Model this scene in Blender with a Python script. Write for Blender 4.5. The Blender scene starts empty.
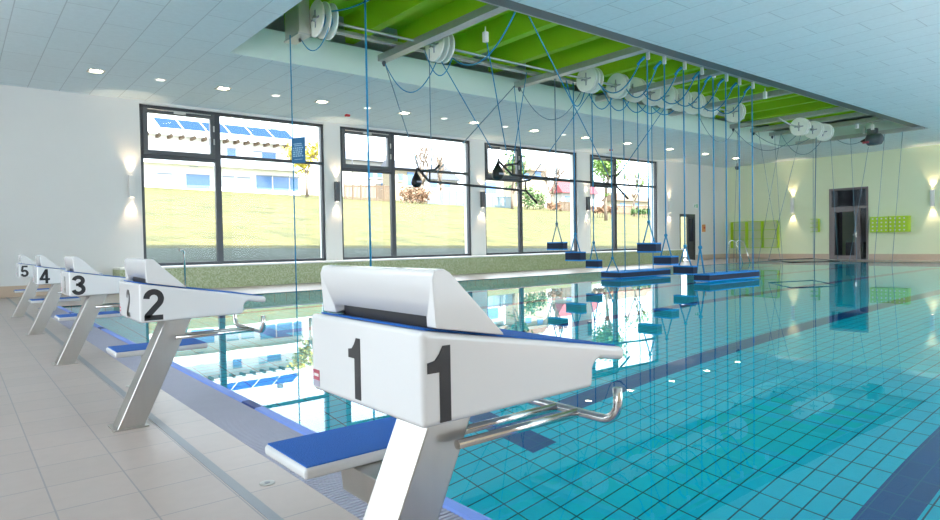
import bpy, bmesh, math, random
from mathutils import Vector, Matrix
random.seed(7)
S = bpy.context.scene
COL = S.collection
V = Vector
PI = math.pi

# ------------------------------------------------------------------ camera
CAM = ((0.7768017715, 0.0300354725, -0.6290285193), (-0.629500709, 0.009204411, -0.7769453882), (-0.0175460848, 0.9995064528, 0.026057354))
cd = bpy.data.cameras.new('camera'); cam = bpy.data.objects.new('camera', cd); COL.objects.link(cam)
m4 = Matrix(CAM).to_4x4(); m4.translation = V((0, 0, 1.0)); cam.matrix_world = m4
cd.sensor_fit = 'HORIZONTAL'; cd.sensor_width = 36; cd.lens = 36 * 639.148 / 940; cd.clip_start = .02; cd.clip_end = 400
S.camera = cam

# ------------------------------------------------------------------ materials
MATS = {}
def mat(name, col, rough=.5, metal=0., var=.04, scale=8., bump=0., bscale=None, coat=0., spec=.5, stretch=None, emit=0., sheen=0.):
    if name in MATS: return MATS[name]
    m = bpy.data.materials.new(name); m.use_nodes = True; nt = m.node_tree; N = nt.nodes; L = nt.links
    b = N['Principled BSDF']; b.inputs['Roughness'].default_value = rough; b.inputs['Metallic'].default_value = metal
    b.inputs['Specular IOR Level'].default_value = spec; b.inputs['Coat Weight'].default_value = coat; b.inputs['Coat Roughness'].default_value = .08
    if sheen: b.inputs['Sheen Weight'].default_value = sheen
    tc = N.new('ShaderNodeTexCoord'); nz = N.new('ShaderNodeTexNoise'); nz.inputs['Scale'].default_value = scale; nz.inputs['Detail'].default_value = 4
    src = tc.outputs['Object']
    if stretch:
        mp = N.new('ShaderNodeMapping'); mp.inputs['Scale'].default_value = stretch; L.new(src, mp.inputs['Vector']); src = mp.outputs['Vector']
    L.new(src, nz.inputs['Vector'])
    mx = N.new('ShaderNodeMix'); mx.data_type = 'RGBA'; L.new(nz.outputs['Fac'], mx.inputs['Factor'])
    mx.inputs['A'].default_value = (*[max(0, c * (1 - var)) for c in col], 1); mx.inputs['B'].default_value = (*[min(1, c * (1 + var)) for c in col], 1)
    L.new(mx.outputs['Result'], b.inputs['Base Color'])
    if bump:
        n2 = nz
        if bscale:
            n2 = N.new('ShaderNodeTexNoise'); n2.inputs['Scale'].default_value = bscale; n2.inputs['Detail'].default_value = 3; L.new(src, n2.inputs['Vector'])
        bp = N.new('ShaderNodeBump'); bp.inputs['Strength'].default_value = bump; bp.inputs['Distance'].default_value = .01
        L.new(n2.outputs['Fac'], bp.inputs['Height']); L.new(bp.outputs['Normal'], b.inputs['Normal'])
    if emit:
        b.inputs['Emission Color'].default_value = (*col, 1); b.inputs['Emission Strength'].default_value = emit
    MATS[name] = m; return m

def tiles(name, col, mortar, bw, rh, off=0., size=.004, rough=.35, var=.05, swap=False, bump=.15, wall=False, shift=(0, 0), coat=0.):
    m = bpy.data.materials.new(name); m.use_nodes = True; nt = m.node_tree; N = nt.nodes; L = nt.links
    b = N['Principled BSDF']; b.inputs['Roughness'].default_value = rough; b.inputs['Coat Weight'].default_value = coat
    tc = N.new('ShaderNodeTexCoord'); sp = N.new('ShaderNodeSeparateXYZ'); cb = N.new('ShaderNodeCombineXYZ'); L.new(tc.outputs['Object'], sp.inputs[0])
    if wall:
        ad = N.new('ShaderNodeMath'); ad.operation = 'ADD'; L.new(sp.outputs['X'], ad.inputs[0]); L.new(sp.outputs['Y'], ad.inputs[1]); u, v = ad.outputs[0], sp.outputs['Z']
    elif swap: u, v = sp.outputs['Y'], sp.outputs['X']
    else: u, v = sp.outputs['X'], sp.outputs['Y']
    for k, o in enumerate((u, v)):
        a = N.new('ShaderNodeMath'); a.operation = 'ADD'; a.inputs[1].default_value = shift[k]; L.new(o, a.inputs[0]); L.new(a.outputs[0], cb.inputs[k])
    br = N.new('ShaderNodeTexBrick'); br.offset = off; br.offset_frequency = 2; br.squash = 1
    br.inputs['Scale'].default_value = 1; br.inputs['Brick Width'].default_value = bw; br.inputs['Row Height'].default_value = rh
    br.inputs['Mortar Size'].default_value = size; br.inputs['Mortar Smooth'].default_value = .2; br.inputs['Bias'].default_value = 0
    br.inputs['Color1'].default_value = (*[c * (1 - var) for c in col], 1); br.inputs['Color2'].default_value = (*[min(1, c * (1 + var)) for c in col], 1)
    br.inputs['Mortar'].default_value = (*mortar, 1)
    L.new(cb.outputs[0], br.inputs['Vector'])
    nz = N.new('ShaderNodeTexNoise'); nz.inputs['Scale'].default_value = 14; nz.inputs['Detail'].default_value = 4; L.new(tc.outputs['Object'], nz.inputs['Vector'])
    mx = N.new('ShaderNodeMix'); mx.data_type = 'RGBA'; mx.blend_type = 'MULTIPLY'; mx.inputs['Factor'].default_value = .12
    L.new(br.outputs['Color'], mx.inputs['A']); L.new(nz.outputs['Fac'], mx.inputs['B']); L.new(mx.outputs['Result'], b.inputs['Base Color'])
    if bump:
        iv = N.new('ShaderNodeMath'); iv.operation = 'SUBTRACT'; iv.inputs[0].default_value = 1; L.new(br.outputs['Fac'], iv.inputs[1])
        bp = N.new('ShaderNodeBump'); bp.inputs['Strength'].default_value = bump; bp.inputs['Distance'].default_value = .003
        L.new(iv.outputs[0], bp.inputs['Height']); L.new(bp.outputs['Normal'], b.inputs['Normal'])
    MATS[name] = m; return m

def mosaic(name, c1, c2, c3, scale):
    m = bpy.data.materials.new(name); m.use_nodes = True; nt = m.node_tree; N = nt.nodes; L = nt.links
    b = N['Principled BSDF']; b.inputs['Roughness'].default_value = .3
    tc = N.new('ShaderNodeTexCoord'); vo = N.new('ShaderNodeTexVoronoi'); vo.inputs['Scale'].default_value = scale; vo.inputs['Randomness'].default_value = .3
    L.new(tc.outputs['Object'], vo.inputs['Vector'])
    cr = N.new('ShaderNodeValToRGB'); sp = N.new('ShaderNodeSeparateColor'); L.new(vo.outputs['Color'], sp.inputs[0]); L.new(sp.outputs[0], cr.inputs[0])
    e = cr.color_ramp.elements; e[0].color = (*c1, 1); e[1].color = (*c3, 1); k = e.new(.5); k.color = (*c2, 1)
    L.new(cr.outputs['Color'], b.inputs['Base Color']); MATS[name] = m; return m

def thin_glass(name, tint=(.97, .99, .99)):
    m = bpy.data.materials.new(name); m.use_nodes = True; nt = m.node_tree; N = nt.nodes; L = nt.links
    N.remove(N['Principled BSDF']); out = N['Material Output']
    tr = N.new('ShaderNodeBsdfTransparent'); tr.inputs[0].default_value = (*tint, 1); gl = N.new('ShaderNodeBsdfGlossy'); gl.inputs['Roughness'].default_value = .01
    lw = N.new('ShaderNodeLayerWeight'); lw.inputs['Blend'].default_value = .5; p = N.new('ShaderNodeMath'); p.operation = 'POWER'; p.inputs[1].default_value = 4
    L.new(lw.outputs['Facing'], p.inputs[0]); mu = N.new('ShaderNodeMath'); mu.operation = 'MULTIPLY_ADD'; mu.inputs[1].default_value = .35; mu.inputs[2].default_value = .006
    L.new(p.outputs[0], mu.inputs[0]); mx = N.new('ShaderNodeMixShader'); L.new(mu.outputs[0], mx.inputs[0]); L.new(tr.outputs[0], mx.inputs[1]); L.new(gl.outputs[0], mx.inputs[2])
    L.new(mx.outputs[0], out.inputs['Surface']); MATS[name] = m; return m

def water_mat():
    m = bpy.data.materials.new('pool_water'); m.use_nodes = True; nt = m.node_tree; N = nt.nodes; L = nt.links
    N.remove(N['Principled BSDF']); out = N['Material Output']
    g = N.new('ShaderNodeBsdfGlass'); g.inputs['Roughness'].default_value = 0; g.inputs['IOR'].default_value = 1.333; g.inputs['Color'].default_value = (.93, .99, 1, 1)
    tc = N.new('ShaderNodeTexCoord'); nz = N.new('ShaderNodeTexNoise'); nz.inputs['Scale'].default_value = .9; nz.inputs['Detail'].default_value = 1
    L.new(tc.outputs['Object'], nz.inputs['Vector']); bp = N.new('ShaderNodeBump'); bp.inputs['Strength'].default_value = .012; bp.inputs['Distance'].default_value = .1
    L.new(nz.outputs['Fac'], bp.inputs['Height']); L.new(bp.outputs['Normal'], g.inputs['Normal']); L.new(g.outputs[0], out.inputs['Surface'])
    MATS['pool_water'] = m; return m

WHITE = mat('white_gelcoat', (.68, .68, .69), .22, var=.01, coat=.4)
WALLP = mat('white_wall_paint', (.72, .72, .71), .75, var=.015, scale=3, bump=.02, bscale=120)
MINT = mat('pale_green_paint', (.74, .79, .56), .75, var=.015, scale=3, bump=.02, bscale=120)
SLABW = mat('recess_plaster', (.64, .75, .73), .8, var=.02, scale=3)
CEILT = tiles('ceiling_tiles', (.74, .84, .88), (.53, .60, .64), 1.33, .59, .5, .008, .8, .012, swap=True, bump=.1, shift=(.35, -.22))
DECKT = tiles('deck_tiles', (.475, .39, .36), (.29, .265, .275), .293, .322, 0., .0035, .33, .035, bump=.2, shift=(.015, 0))
BASET = mat('tan_baseboard_tile', (.55, .42, .32), .35, var=.08, scale=5)
GRATE = mat('grey_plastic_grate', (.36, .36, .46), .45, var=.05)
DARKC = mat('dark_channel', (.08, .08, .1), .7)
SLOT = mat('slot_steel', (.30, .31, .34), .4, metal=.4)
EDGEB = mat('light_blue_edge_tile', (.20, .32, .78), .5, var=.06, scale=20, spec=.25)
EDGED = mat('dark_blue_edge_tile', (.015, .05, .24), .5, spec=.25)
POOLT = tiles('aqua_pool_tiles', (.0, .80, 1.0), (.0, .10, .19), .27, .145, 0., .0060, .3, .05, bump=0)
POOLD = tiles('navy_lane_tiles', (.008, .09, .34), (.02, .22, .34), .27, .145, 0., .0035, .3, .06, bump=0)
POOLW = tiles('aqua_wall_tiles', (.0, .80, 1.0), (.0, .10, .19), .27, .145, 0., .0060, .3, .05, bump=0, wall=True)
BENCHM = mosaic('green_mosaic', (.30, .36, .17), (.40, .46, .25), (.52, .56, .36), 36)
SILLM = mat('white_stone_sill', (.82, .82, .80), .4)
FRAMEM = mat('anthracite_aluminium', (.055, .06, .07), .4, metal=.2, var=.05)
SASHM = mat('sash_grey', (.09, .095, .105), .4, metal=.2)
GLASS = thin_glass('window_glass')
STEEL = mat('brushed_steel', (.50, .485, .46), .30, metal=1., var=.06, scale=30, stretch=(1, 1, .05), bump=.03)
CHROME = mat('polished_steel', (.72, .71, .69), .12, metal=1., var=.02)
NAVYT = mat('blue_grip_surface', (.006, .115, .48), .75, var=.35, scale=260, bump=.5)
BLACK = mat('black_vinyl', (.02, .02, .024), .35)
RUBBER = mat('black_rubber', (.012, .012, .014), .4)
BARM = mat('black_painted_steel', (.02, .021, .024), .35)
ALU = mat('galvanised_steel', (.50, .52, .54), .38, metal=.85, var=.12, scale=14)
ALUD = mat('dark_rail_steel', (.16, .18, .20), .45, metal=.5)
GREENP = mat('lime_green_paint', (.40, .70, .012), .55, var=.05, scale=2)
DISCM = mat('white_plastic_reel', (.90, .91, .86), .45, var=.04)
CORD = mat('blue_cord', (.012, .25, .50), .6, var=.15, scale=60)
CORDT = mat('grey_blue_cord', (.14, .25, .34), .6, var=.15, scale=60)
FOAMC = mat('navy_foam', (.025, .03, .06), .9, var=.5, scale=70, bump=.3)
FOAMB = mat('bright_blue_foam', (.01, .26, .72), .7, var=.08, scale=40)
CLIPM = mat('white_clip', (.8, .8, .8), .4)
LIME = mat('lime_shelf', (.42, .62, .012), .45, var=.04)
LIMED = mat('lime_shelf_back', (.66, .70, .46), .5, var=.04)
DOORF = mat('brown_grey_frame', (.19, .155, .16), .42, var=.05)
LAMPW = mat('warm_diffuser', (1, .86, .62), .5, emit=14)
LAMPD = mat('dim_diffuser', (1, .97, .9), .5, emit=.55)
LENSM = mat('sconce_lens', (1, .82, .6), .5, emit=2.5)
BEZEL = mat('bezel_grey', (.62, .60, .56), .4, metal=.3)
SCONW = mat('sconce_white', (.74, .73, .71), .4)
SCON_BACKLIT = mat('sconce_backlit', (.10, .10, .11), .4)  # sconces seen against the windows: their backlit shade is in the colour
SIGNB = mat('sign_blue', (.005, .13, .30), .5)
SIGNT = mat('sign_print', (.30, .52, .68), .5)
RED = mat('red_plastic', (.50, .03, .04), .4)
ORANGE = mat('orange_plastic', (.62, .28, .10), .5)
EXITG = mat('exit_green', (.05, .42, .20), .4)
MOTORM = mat('motor_grey', (.07, .09, .11), .5, var=.2)
STICKR = mat('red_label', (.40, .07, .11), .5)

# ------------------------------------------------------------------ mesh builder
class MB:
    def __init__(s): s.b = bmesh.new(); s.mi = 0; s.mats = []
    def use(s, m):
        if m not in s.mats: s.mats.append(m)
        s.mi = s.mats.index(m); return s
    def face(s, pts):
        f = s.b.faces.new([s.b.verts.new(p) for p in pts]); f.material_index = s.mi; return f
    def box(s, x0, x1, y0, y1, z0, z1):
        v = [s.b.verts.new((x, y, z)) for x in (x0, x1) for y in (y0, y1) for z in (z0, z1)]
        for q in ((0, 1, 3, 2), (4, 6, 7, 5), (0, 4, 5, 1), (2, 3, 7, 6), (0, 2, 6, 4), (1, 5, 7, 3)):
            s.b.faces.new([v[i] for i in q]).material_index = s.mi
        return s
    def hull(s, a, b):                       # two matching rings -> closed prism
        n = len(a); va = [s.b.verts.new(p) for p in a]; vb = [s.b.verts.new(p) for p in b]
        s.b.faces.new(va[::-1]).material_index = s.mi; s.b.faces.new(vb).material_index = s.mi
        for i in range(n):
            s.b.faces.new((va[i], va[(i + 1) % n], vb[(i + 1) % n], vb[i])).material_index = s.mi
        return s
    def prism_xz(s, poly, y0, y1): return s.hull([(x, y0, z) for x, z in poly], [(x, y1, z) for x, z in poly])
    def prism_xy(s, poly, z0, z1): return s.hull([(x, y, z0) for x, y in poly], [(x, y, z1) for x, y in poly])
    def prism_yz(s, poly, x0, x1): return s.hull([(x0, y, z) for y, z in poly], [(x1, y, z) for y, z in poly])
    def tube(s, pts, r, n=8, cap=True, r2=None):
        pts = [V(p) for p in pts]; rings = []; ref = None
        for i, p in enumerate(pts):
            t = (pts[min(i + 1, len(pts) - 1)] - pts[max(i - 1, 0)]).normalized()
            if ref is None:
                ref = t.orthogonal().normalized()
            ref = (ref - t * ref.dot(t)); ref = ref.normalized() if ref.length > 1e-6 else t.orthogonal().normalized()
            bi = t.cross(ref); rr = r if r2 is None else r + (r2 - r) * i / max(1, len(pts) - 1)
            rings.append([s.b.verts.new(p + (ref * math.cos(2 * PI * k / n) + bi * math.sin(2 * PI * k / n)) * rr) for k in range(n)])
        for a, b in zip(rings, rings[1:]):
            for k in range(n):
                f = s.b.faces.new((a[k], a[(k + 1) % n], b[(k + 1) % n], b[k])); f.material_index = s.mi; f.smooth = True
        if cap:
            s.b.faces.new(rings[0][::-1]).material_index = s.mi; s.b.faces.new(rings[-1]).material_index = s.mi
        return s
    def lathe(s, prof, c, axis='z', n=24):    # prof: (radius, height) list
        rings = []
        for r, h in prof:
            ring = []
            for k in range(n):
                a = 2 * PI * k / n; x, y = r * math.cos(a), r * math.sin(a)
                p = (x, y, h) if axis == 'z' else ((h, x, y) if axis == 'x' else (x, h, y))
                ring.append(s.b.verts.new((c[0] + p[0], c[1] + p[1], c[2] + p[2])))
            rings.append(ring)
        for a, b in zip(rings, rings[1:]):
            for k in range(n):
                f = s.b.faces.new((a[k], a[(k + 1) % n], b[(k + 1) % n], b[k])); f.material_index = s.mi; f.smooth = True
        s.b.faces.new(rings[0][::-1]).material_index = s.mi; s.b.faces.new(rings[-1]).material_index = s.mi
        return s
    def ball(s, c, r, n=10):
        return s.lathe([(r * math.sin(PI * (i + .15) / (6.3)), -r * math.cos(PI * (i + .15) / 6.3)) for i in range(7)], c, 'z', n)
    def build(s, name, m=None, parent=None, bevel=0, seg=2, smooth=False):
        me = bpy.data.meshes.new(name); bmesh.ops.recalc_face_normals(s.b, faces=s.b.faces)
        if parent is not None:
            o3 = parent.matrix_world.translation if False else WLOC[parent.name]
            bmesh.ops.translate(s.b, verts=s.b.verts, vec=-V(o3))
        s.b.to_mesh(me); s.b.free()
        for k in ([m] if m else s.mats): me.materials.append(k)
        o = bpy.data.objects.new(name, me); COL.objects.link(o)
        if parent is not None: o.parent = parent; WLOC[o.name] = WLOC[parent.name]
        else: WLOC[o.name] = (0, 0, 0)
        if bevel: bake_bevel(o, bevel, seg)
        elif smooth:
            for p in me.polygons: p.use_smooth = True
        return o
WLOC = {}
def bake(o):
    dg = bpy.context.evaluated_depsgraph_get(); me = bpy.data.meshes.new_from_object(o.evaluated_get(dg)); o.modifiers.clear(); o.data = me
def bake_bevel(o, w, seg):
    for p in o.data.polygons: p.use_smooth = True
    md = o.modifiers.new('b', 'BEVEL'); md.width = w; md.segments = seg; md.limit_method = 'ANGLE'; md.angle_limit = .5
    wn = o.modifiers.new('n', 'WEIGHTED_NORMAL'); wn.weight = 90; wn.keep_sharp = False
    bake(o)
def tag(o, label=None, cat=None, group=None, kind=None):
    if label: o['label'] = label
    if cat: o['category'] = cat
    if group: o['group'] = group
    if kind: o['kind'] = kind
    return o
def thing(name, loc, label, cat, group=None):
    o = bpy.data.objects.new(name, None); COL.objects.link(o); o.location = loc; o.empty_display_size = .1; WLOC[o.name] = tuple(loc)
    return tag(o, label, cat, group)
def copy_tree(o, parent=None):
    c = o.copy(); COL.objects.link(c)
    if parent is not None: c.parent = parent
    for ch in list(o.children): copy_tree(ch, c)
    return c
def struct(name, mb, m=None, parent=None, **k):
    o = mb.build(name, m, parent, **k)
    if parent is None: o['kind'] = 'structure'
    return o
def at(px, py, Y):                           # photograph measurement -> point on the plane at depth Y
    d = Matrix(CAM) @ V((px - 470, 260 - py, -639.148)); t = Y / d.y
    return V((d.x * t, Y, 1 + d.z * t))

# ------------------------------------------------------------------ room shell
W, XF, C = 17.149, 30.694, 4.61            # window wall, far wall, ceiling height
XB, YB = -5.0, -3.0                        # walls behind the camera
P0, P1, PY0, PY1 = 1.51, 27.8, .25, 13.48   # pool
ZT = 6.0
OX0, OX1, OY0, OY1 = 4.106, 25.75, 7.058, 12.06
WIN = [(3.634, 8.502), (9.021, 13.988), (14.626, 19.47), (20.239, 24.887)]
MUL = [5.49, 10.87, 16.40, 21.93]
SILL, WTOP = .573, 4.54

f = MB()
f.box(XB, 1.128, YB, W, -.2, 0)
f.box(1.128, P1 + .0, YB, PY0, -.2, 0); f.box(1.128, P1, PY1, W, -.2, 0); f.box(P1, XF, YB, W, -.2, 0)
struct('floor', f, DECKT)
f = MB().box(1.128, 1.42, PY0, PY1, -.18, -.16).box(1.128, 1.138, PY0, PY1, -.16, -.02).box(1.41, 1.42, PY0, PY1, -.16, -.02)
struct('trim_1', f, DARKC)
f = MB(); y = PY0 + .01
while y < PY1 - .02:
    f.box(1.13, 1.418, y, y + .014, -.022, 0); y += .024
f.box(1.13, 1.15, PY0, PY1, -.03, -.004).box(1.265, 1.285, PY0, PY1, -.03, -.004).box(1.398, 1.418, PY0, PY1, -.03, -.004)
g = struct('overflow_grate', f, GRATE); tag(g, 'long grey slatted overflow grate along the pool end', 'grate')
f = MB().box(.872, .914, YB, W, -.004, .0015); struct('trim_2', f, SLOT)
f = MB(); prof = [(1.42, -.16), (1.42, -.004), (1.43, .006), (1.47, .008), (1.49, .0), (1.505, -.014), (1.512, -.05), (1.512, -.16)]
lanes = [1.385 + 2.63 * k for k in range(5)]
ys = [PY0] + [q for c in lanes for q in (c - .115, c + .115)] + [PY1]
for i in range(len(ys) - 1):
    f.use(EDGED if i % 2 else EDGEB); f.prism_xz(prof, ys[i], ys[i + 1])
struct('trim_3', f)

# pool basin: lane markings are floor tiles of another colour
f = MB(); ZB = -2.1
LY = [(1.33, 1.62), (4.03, 4.32), (6.69, 6.98), (9.31, 9.60), (11.94, 12.23)]
f.use(POOLT)
xs = [P0, 3.62, 3.90, P1 - 2.4, P1 - 2.12, P1]
def strip(x0, x1, bands):
    y = PY0
    for a, b in bands + [(PY1, None)]:
        f.use(POOLT).face([(x0, y, ZB), (x1, y, ZB), (x1, a, ZB), (x0, a, ZB)])
        if b is None: break
        f.use(POOLD).face([(x0, a, ZB), (x1, a, ZB), (x1, b, ZB), (x0, b, ZB)]); y = b
strip(xs[0], xs[1], []); strip(xs[2], xs[3], LY); strip(xs[4], xs[5], [])
TB = [(max(PY0 + .01, a - .33), min(b + .33, PY1 - .01)) for a, b in LY]
strip(xs[1], xs[2], TB); strip(xs[3], xs[4], TB)
f.use(POOLW)
f.face([(P0, PY0, ZB), (P0, PY1, ZB), (P0, PY1, -.03), (P0, PY0, -.03)]); f.face([(P1, PY0, ZB), (P1, PY0, 0), (P1, PY1, 0), (P1, PY1, ZB)])
f.face([(P0, PY0, ZB), (P0, PY0, 0), (P1, PY0, 0), (P1, PY0, ZB)]); f.face([(P0, PY1, ZB), (P1, PY1, ZB), (P1, PY1, 0), (P0, PY1, 0)])
bmesh.ops.remove_doubles(f.b, verts=f.b.verts, dist=.0005)
struct('pool_basin', f)
f = MB(); f.face([(1.5, PY0, -.012), (P1, PY0, -.012), (P1, PY1, -.012), (1.5, PY1, -.012)])
wt = struct('pool_water', f, water_mat()); tag(wt, 'still turquoise water filling the swimming pool', 'water')

# window wall with four window openings and one door opening
D2 = (26.60, 27.90, 2.21)
f = MB(); T = .4
xs = [XB] + [q for w in WIN for q in w] + [D2[0], D2[1], XF + .3]
for i in range(0, len(xs), 2): f.box(xs[i], xs[i + 1], W, W + T, -.2, ZT)
for a, b in WIN: f.box(a, b, W, W + T, -.2, SILL).box(a, b, W, W + T, WTOP, ZT)
f.box(D2[0], D2[1], W, W + T, D2[2], ZT)
struct('wall_left', f, WALLP)
f = MB().box(XF, XF + .3, YB - .3, 10.6, -.2, ZT).box(XF, XF + .3, 12.18, W, -.2, ZT).box(XF, XF + .3, 10.6, 12.18, 3.15, ZT)
struct('wall_far', f, MINT)
fill_rw = [(3.6, 6.2)] + [(1.4 + 5.6 * k, 6.2 + 5.6 * k) for k in range(1, 5)]  # openings added in the unseen side wall for more daylight indoors
f = MB(); xb = [XB] + [q for w in fill_rw for q in w] + [XF + .3]
for i in range(0, len(xb), 2): f.box(xb[i], xb[i + 1], YB - .3, YB, -.2, ZT)
for a, b in fill_rw: f.box(a, b, YB - .3, YB, -.2, .3).box(a, b, YB - .3, YB, 4.3, ZT)
struct('wall_right', f, mat('warm_bounce_beige', (.74, .60, .46), .7, var=.02))  # unseen wall, tinted warm to bounce light onto the block sides
# wall behind the camera, with tall windows that light the rear of the blocks
f = MB(); bw = [(-1.6, 2.4), (3.2, 7.2), (8.0, 12.0)]
yb = [YB - .3] + [q for w in bw for q in w] + [W + T]
for i in range(0, len(yb), 2): f.box(XB - .3, XB, yb[i], yb[i + 1], -.2, ZT)
for a, b in bw: f.box(XB - .3, XB, a, b, -.2, .3).box(XB - .3, XB, a, b, 4.3, ZT)
struct('wall_back', f, WALLP)
f = MB().box(XB - .3, OX0, YB - .3, W + T, C, 5.2).box(OX1, XF + .3, YB - .3, W + T, C, 5.2).box(OX0, OX1, YB - .3, OY0, C, 5.2).box(OX0, OX1, OY1, W + T, C, 5.2)
f.use(CEILT); f.use(SLABW)
o = struct('ceiling', f, None); o.data.materials.clear(); o.data.materials.append(CEILT); o.data.materials.append(SLABW)
for p in o.data.polygons: p.material_index = 0 if p.normal.z < -.5 else 1
struct('roof', MB().box(XB - .3, XF + .3, YB - .3, W + T + .25, ZT, ZT + .25), SLABW)
f = MB().box(OX0 - .8, OX1 + .8, OY0 - .8, OY1 + .35, 5.9, 5.98)
x = 4.10
while x < OX1 + .8:
    f.prism_xz([(x - .13, 5.9), (x - .10, 5.36), (x + .10, 5.36), (x + .13, 5.9)], OY0 - .8, OY1 + .35); x += 1.352
g = struct('ribbed_soffit', f, GREENP); tag(g, 'lime green ribbed soffit above the ceiling opening', 'ceiling')
# baseboards
f = MB().box(XB, 2.95, W - .012, W, 0, .243); struct('baseboard_left', f, BASET)
f = MB().box(25.65, D2[0] - .05, W - .012, W, 0, .243).box(D2[1] + .05, XF, W - .012, W, 0, .243); struct('baseboard_right', f, BASET)
f = MB().box(XF - .012, XF, YB, 10.58, 0, .243).box(XF - .012, XF, 12.2, W - .012, 0, .243); struct('baseboard_far', f, BASET)
# heated bench below the windows
b = thing('mosaic_bench', (14.3, 16.7, 0), 'long low green mosaic tiled bench ledge running below the four windows', 'bench')
MB().box(2.95, 25.6, 16.317, W - .003, 0, .53).build('front', BENCHM, b)
MB().box(2.95, 25.62, 16.30, W - .003, .53, .572).build('sill', SILLM, b, bevel=.008)

# windows
for i, (a, c) in enumerate(WIN):
    w = bpy.data.objects.new('window_%d' % (i + 1), None); COL.objects.link(w); w.location = ((a + c) / 2, W, SILL); WLOC[w.name] = tuple(w.location); w['kind'] = 'structure'
    y0, y1 = W + .05, W + .17; mu = MUL[i]; t = .075
    fm = MB().box(a, c, y0, y1, SILL, SILL + t).box(a, c, y0, y1, WTOP - t, WTOP).box(a, a + t, y0, y1, SILL, WTOP).box(c - t, c, y0, y1, SILL, WTOP)
    fm.build('window_frame', FRAMEM, w, bevel=.006)
    MB().box(mu - .075, mu + .075, y0, y1, SILL + t, WTOP - t).build('mullion', FRAMEM, w, bevel=.006)
    MB().box(a + t, mu - .075, y0, y1, 3.23, 3.33).box(mu + .075, c - t, y0, y1, 3.36, 3.44).build('transom', FRAMEM, w, bevel=.005)
    s = MB(); sa, sb, s0, s1, q = a + t, mu - .075, 3.33, WTOP - t, .11
    s.box(sa, sb, y0 - .025, y1 - .02, s0, s0 + q).box(sa, sb, y0 - .025, y1 - .02, s1 - q, s1).box(sa, sa + q, y0 - .025, y1 - .02, s0 + q, s1 - q).box(sb - q, sb, y0 - .025, y1 - .02, s0 + q, s1 - q)
    sash = s.build('sash', SASHM, w, bevel=.006)
    h = MB(); xm = (sa + sb) / 2
    h.box(xm - .14, xm + .14, y0 - .07, y0 - .02, s1 - .09, s1 - .02).tube([(sa + .1, y0 - .05, s1 - .03), (sb - .1, y0 - .05, s1 - .03)], .012)
    h.build('opener', BEZEL, sash)
    MB().box(sb - .04, sb - .01, y0 - .05, y0 - .02, s0 + .35, s0 + .5).box(sb - .04, sb - .01, y0 - .05, y0 - .02, s1 - .45, s1 - .3).build('hinge', BEZEL, sash)
    MB().box(sa + q, sb - q, W + .10, W + .112, s0 + q, s1 - q).build('pane', GLASS, w)
    MB().box(sa, sb, W + .10, W + .112, SILL + t, 3.23).build('pane', GLASS, w)
    MB().box(mu + .075, c - t, W + .10, W + .112, 3.44, WTOP - t).build('pane', GLASS, w)
    MB().box(mu + .075, c - t, W + .10, W + .112, SILL + t, 3.36).build('pane', GLASS, w)
for i, (a, c) in enumerate(bw):              # windows behind the camera
    w = bpy.data.objects.new('window_%d' % (i + 5), None); COL.objects.link(w); w.location = (XB, (a + c) / 2, .3); WLOC[w.name] = tuple(w.location); w['kind'] = 'structure'
    t = .08; fm = MB()
    for (u0, u1, z0, z1) in ((a, c, .3, .3 + t), (a, c, 4.3 - t, 4.3), (a, a + t, .3, 4.3), (c - t, c, .3, 4.3), ((a + c) / 2 - t / 2, (a + c) / 2 + t / 2, .3, 4.3)):
        fm.box(XB - .2, XB - .1, u0, u1, z0, z1)
    fm.build('window_frame', FRAMEM, w); MB().box(XB - .15, XB - .14, a + t, c - t, .3 + t, 4.3 - t).build('pane', GLASS, w)

for i, (a, c) in enumerate(fill_rw):              # unseen windows right of the camera, added to bring in fill daylight
    w = bpy.data.objects.new('window_%d' % (i + 8), None); COL.objects.link(w); w.location = ((a + c) / 2, YB, .3); WLOC[w.name] = tuple(w.location); w['kind'] = 'structure'
    t = .08; fm = MB()
    for (u0, u1, z0, z1) in ((a, c, .3, .3 + t), (a, c, 4.3 - t, 4.3), (a, a + t, .3, 4.3), (c - t, c, .3, 4.3), ((a + c) / 2 - t / 2, (a + c) / 2 + t / 2, .3, 4.3)):
        fm.box(u0, u1, YB - .2, YB - .1, z0, z1)
    fm.build('window_frame', FRAMEM, w); MB().box(a + t, c - t, YB - .15, YB - .14, .3 + t, 4.3 - t).build('pane', GLASS, w)

# far door with side light and transom, dim hall behind it
d = bpy.data.objects.new('door_1', None); COL.objects.link(d); d.location = (XF, 11.4, 0); WLOC[d.name] = (XF, 11.4, 0); d['kind'] = 'structure'
x0, x1 = XF - .03, XF + .09
fm = MB().box(x0, x1, 10.60, 10.68, 0, 3.15).box(x0, x1, 12.08, 12.18, 0, 3.15).box(x0, x1, 10.68, 12.08, 3.06, 3.15).box(x0, x1, 10.68, 12.08, 2.24, 2.33).box(x0, x1, 10.93, 11.0, 0, 2.24)
fm.build('door_frame', DOORF, d, bevel=.006)
lf = MB().box(x0 - .03, x1 - .04, 11.0, 11.13, .01, 2.24).box(x0 - .03, x1 - .04, 11.95, 12.08, .01, 2.24).box(x0 - .03, x1 - .04, 11.13, 11.95, 2.1, 2.24).box(x0 - .03, x1 - .04, 11.13, 11.95, .01, .18)
leaf = lf.build('door_leaf', DOORF, d, bevel=.006)
MB().box(XF + .0, XF + .012, 11.13, 11.95, .18, 2.1).build('pane', GLASS, leaf)
MB().tube([(x0 - .04, 11.06, 1.08), (x0 - .10, 11.06, 1.08), (x0 - .10, 11.2, 1.08)], .014).box(x0 - .045, x0 - .03, 11.035, 11.085, .98, 1.18).build('handle', CHROME, leaf)
MB().box(XF + .02, XF + .032, 10.68, 12.08, 2.33, 3.06).build('pane', GLASS, d)
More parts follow.
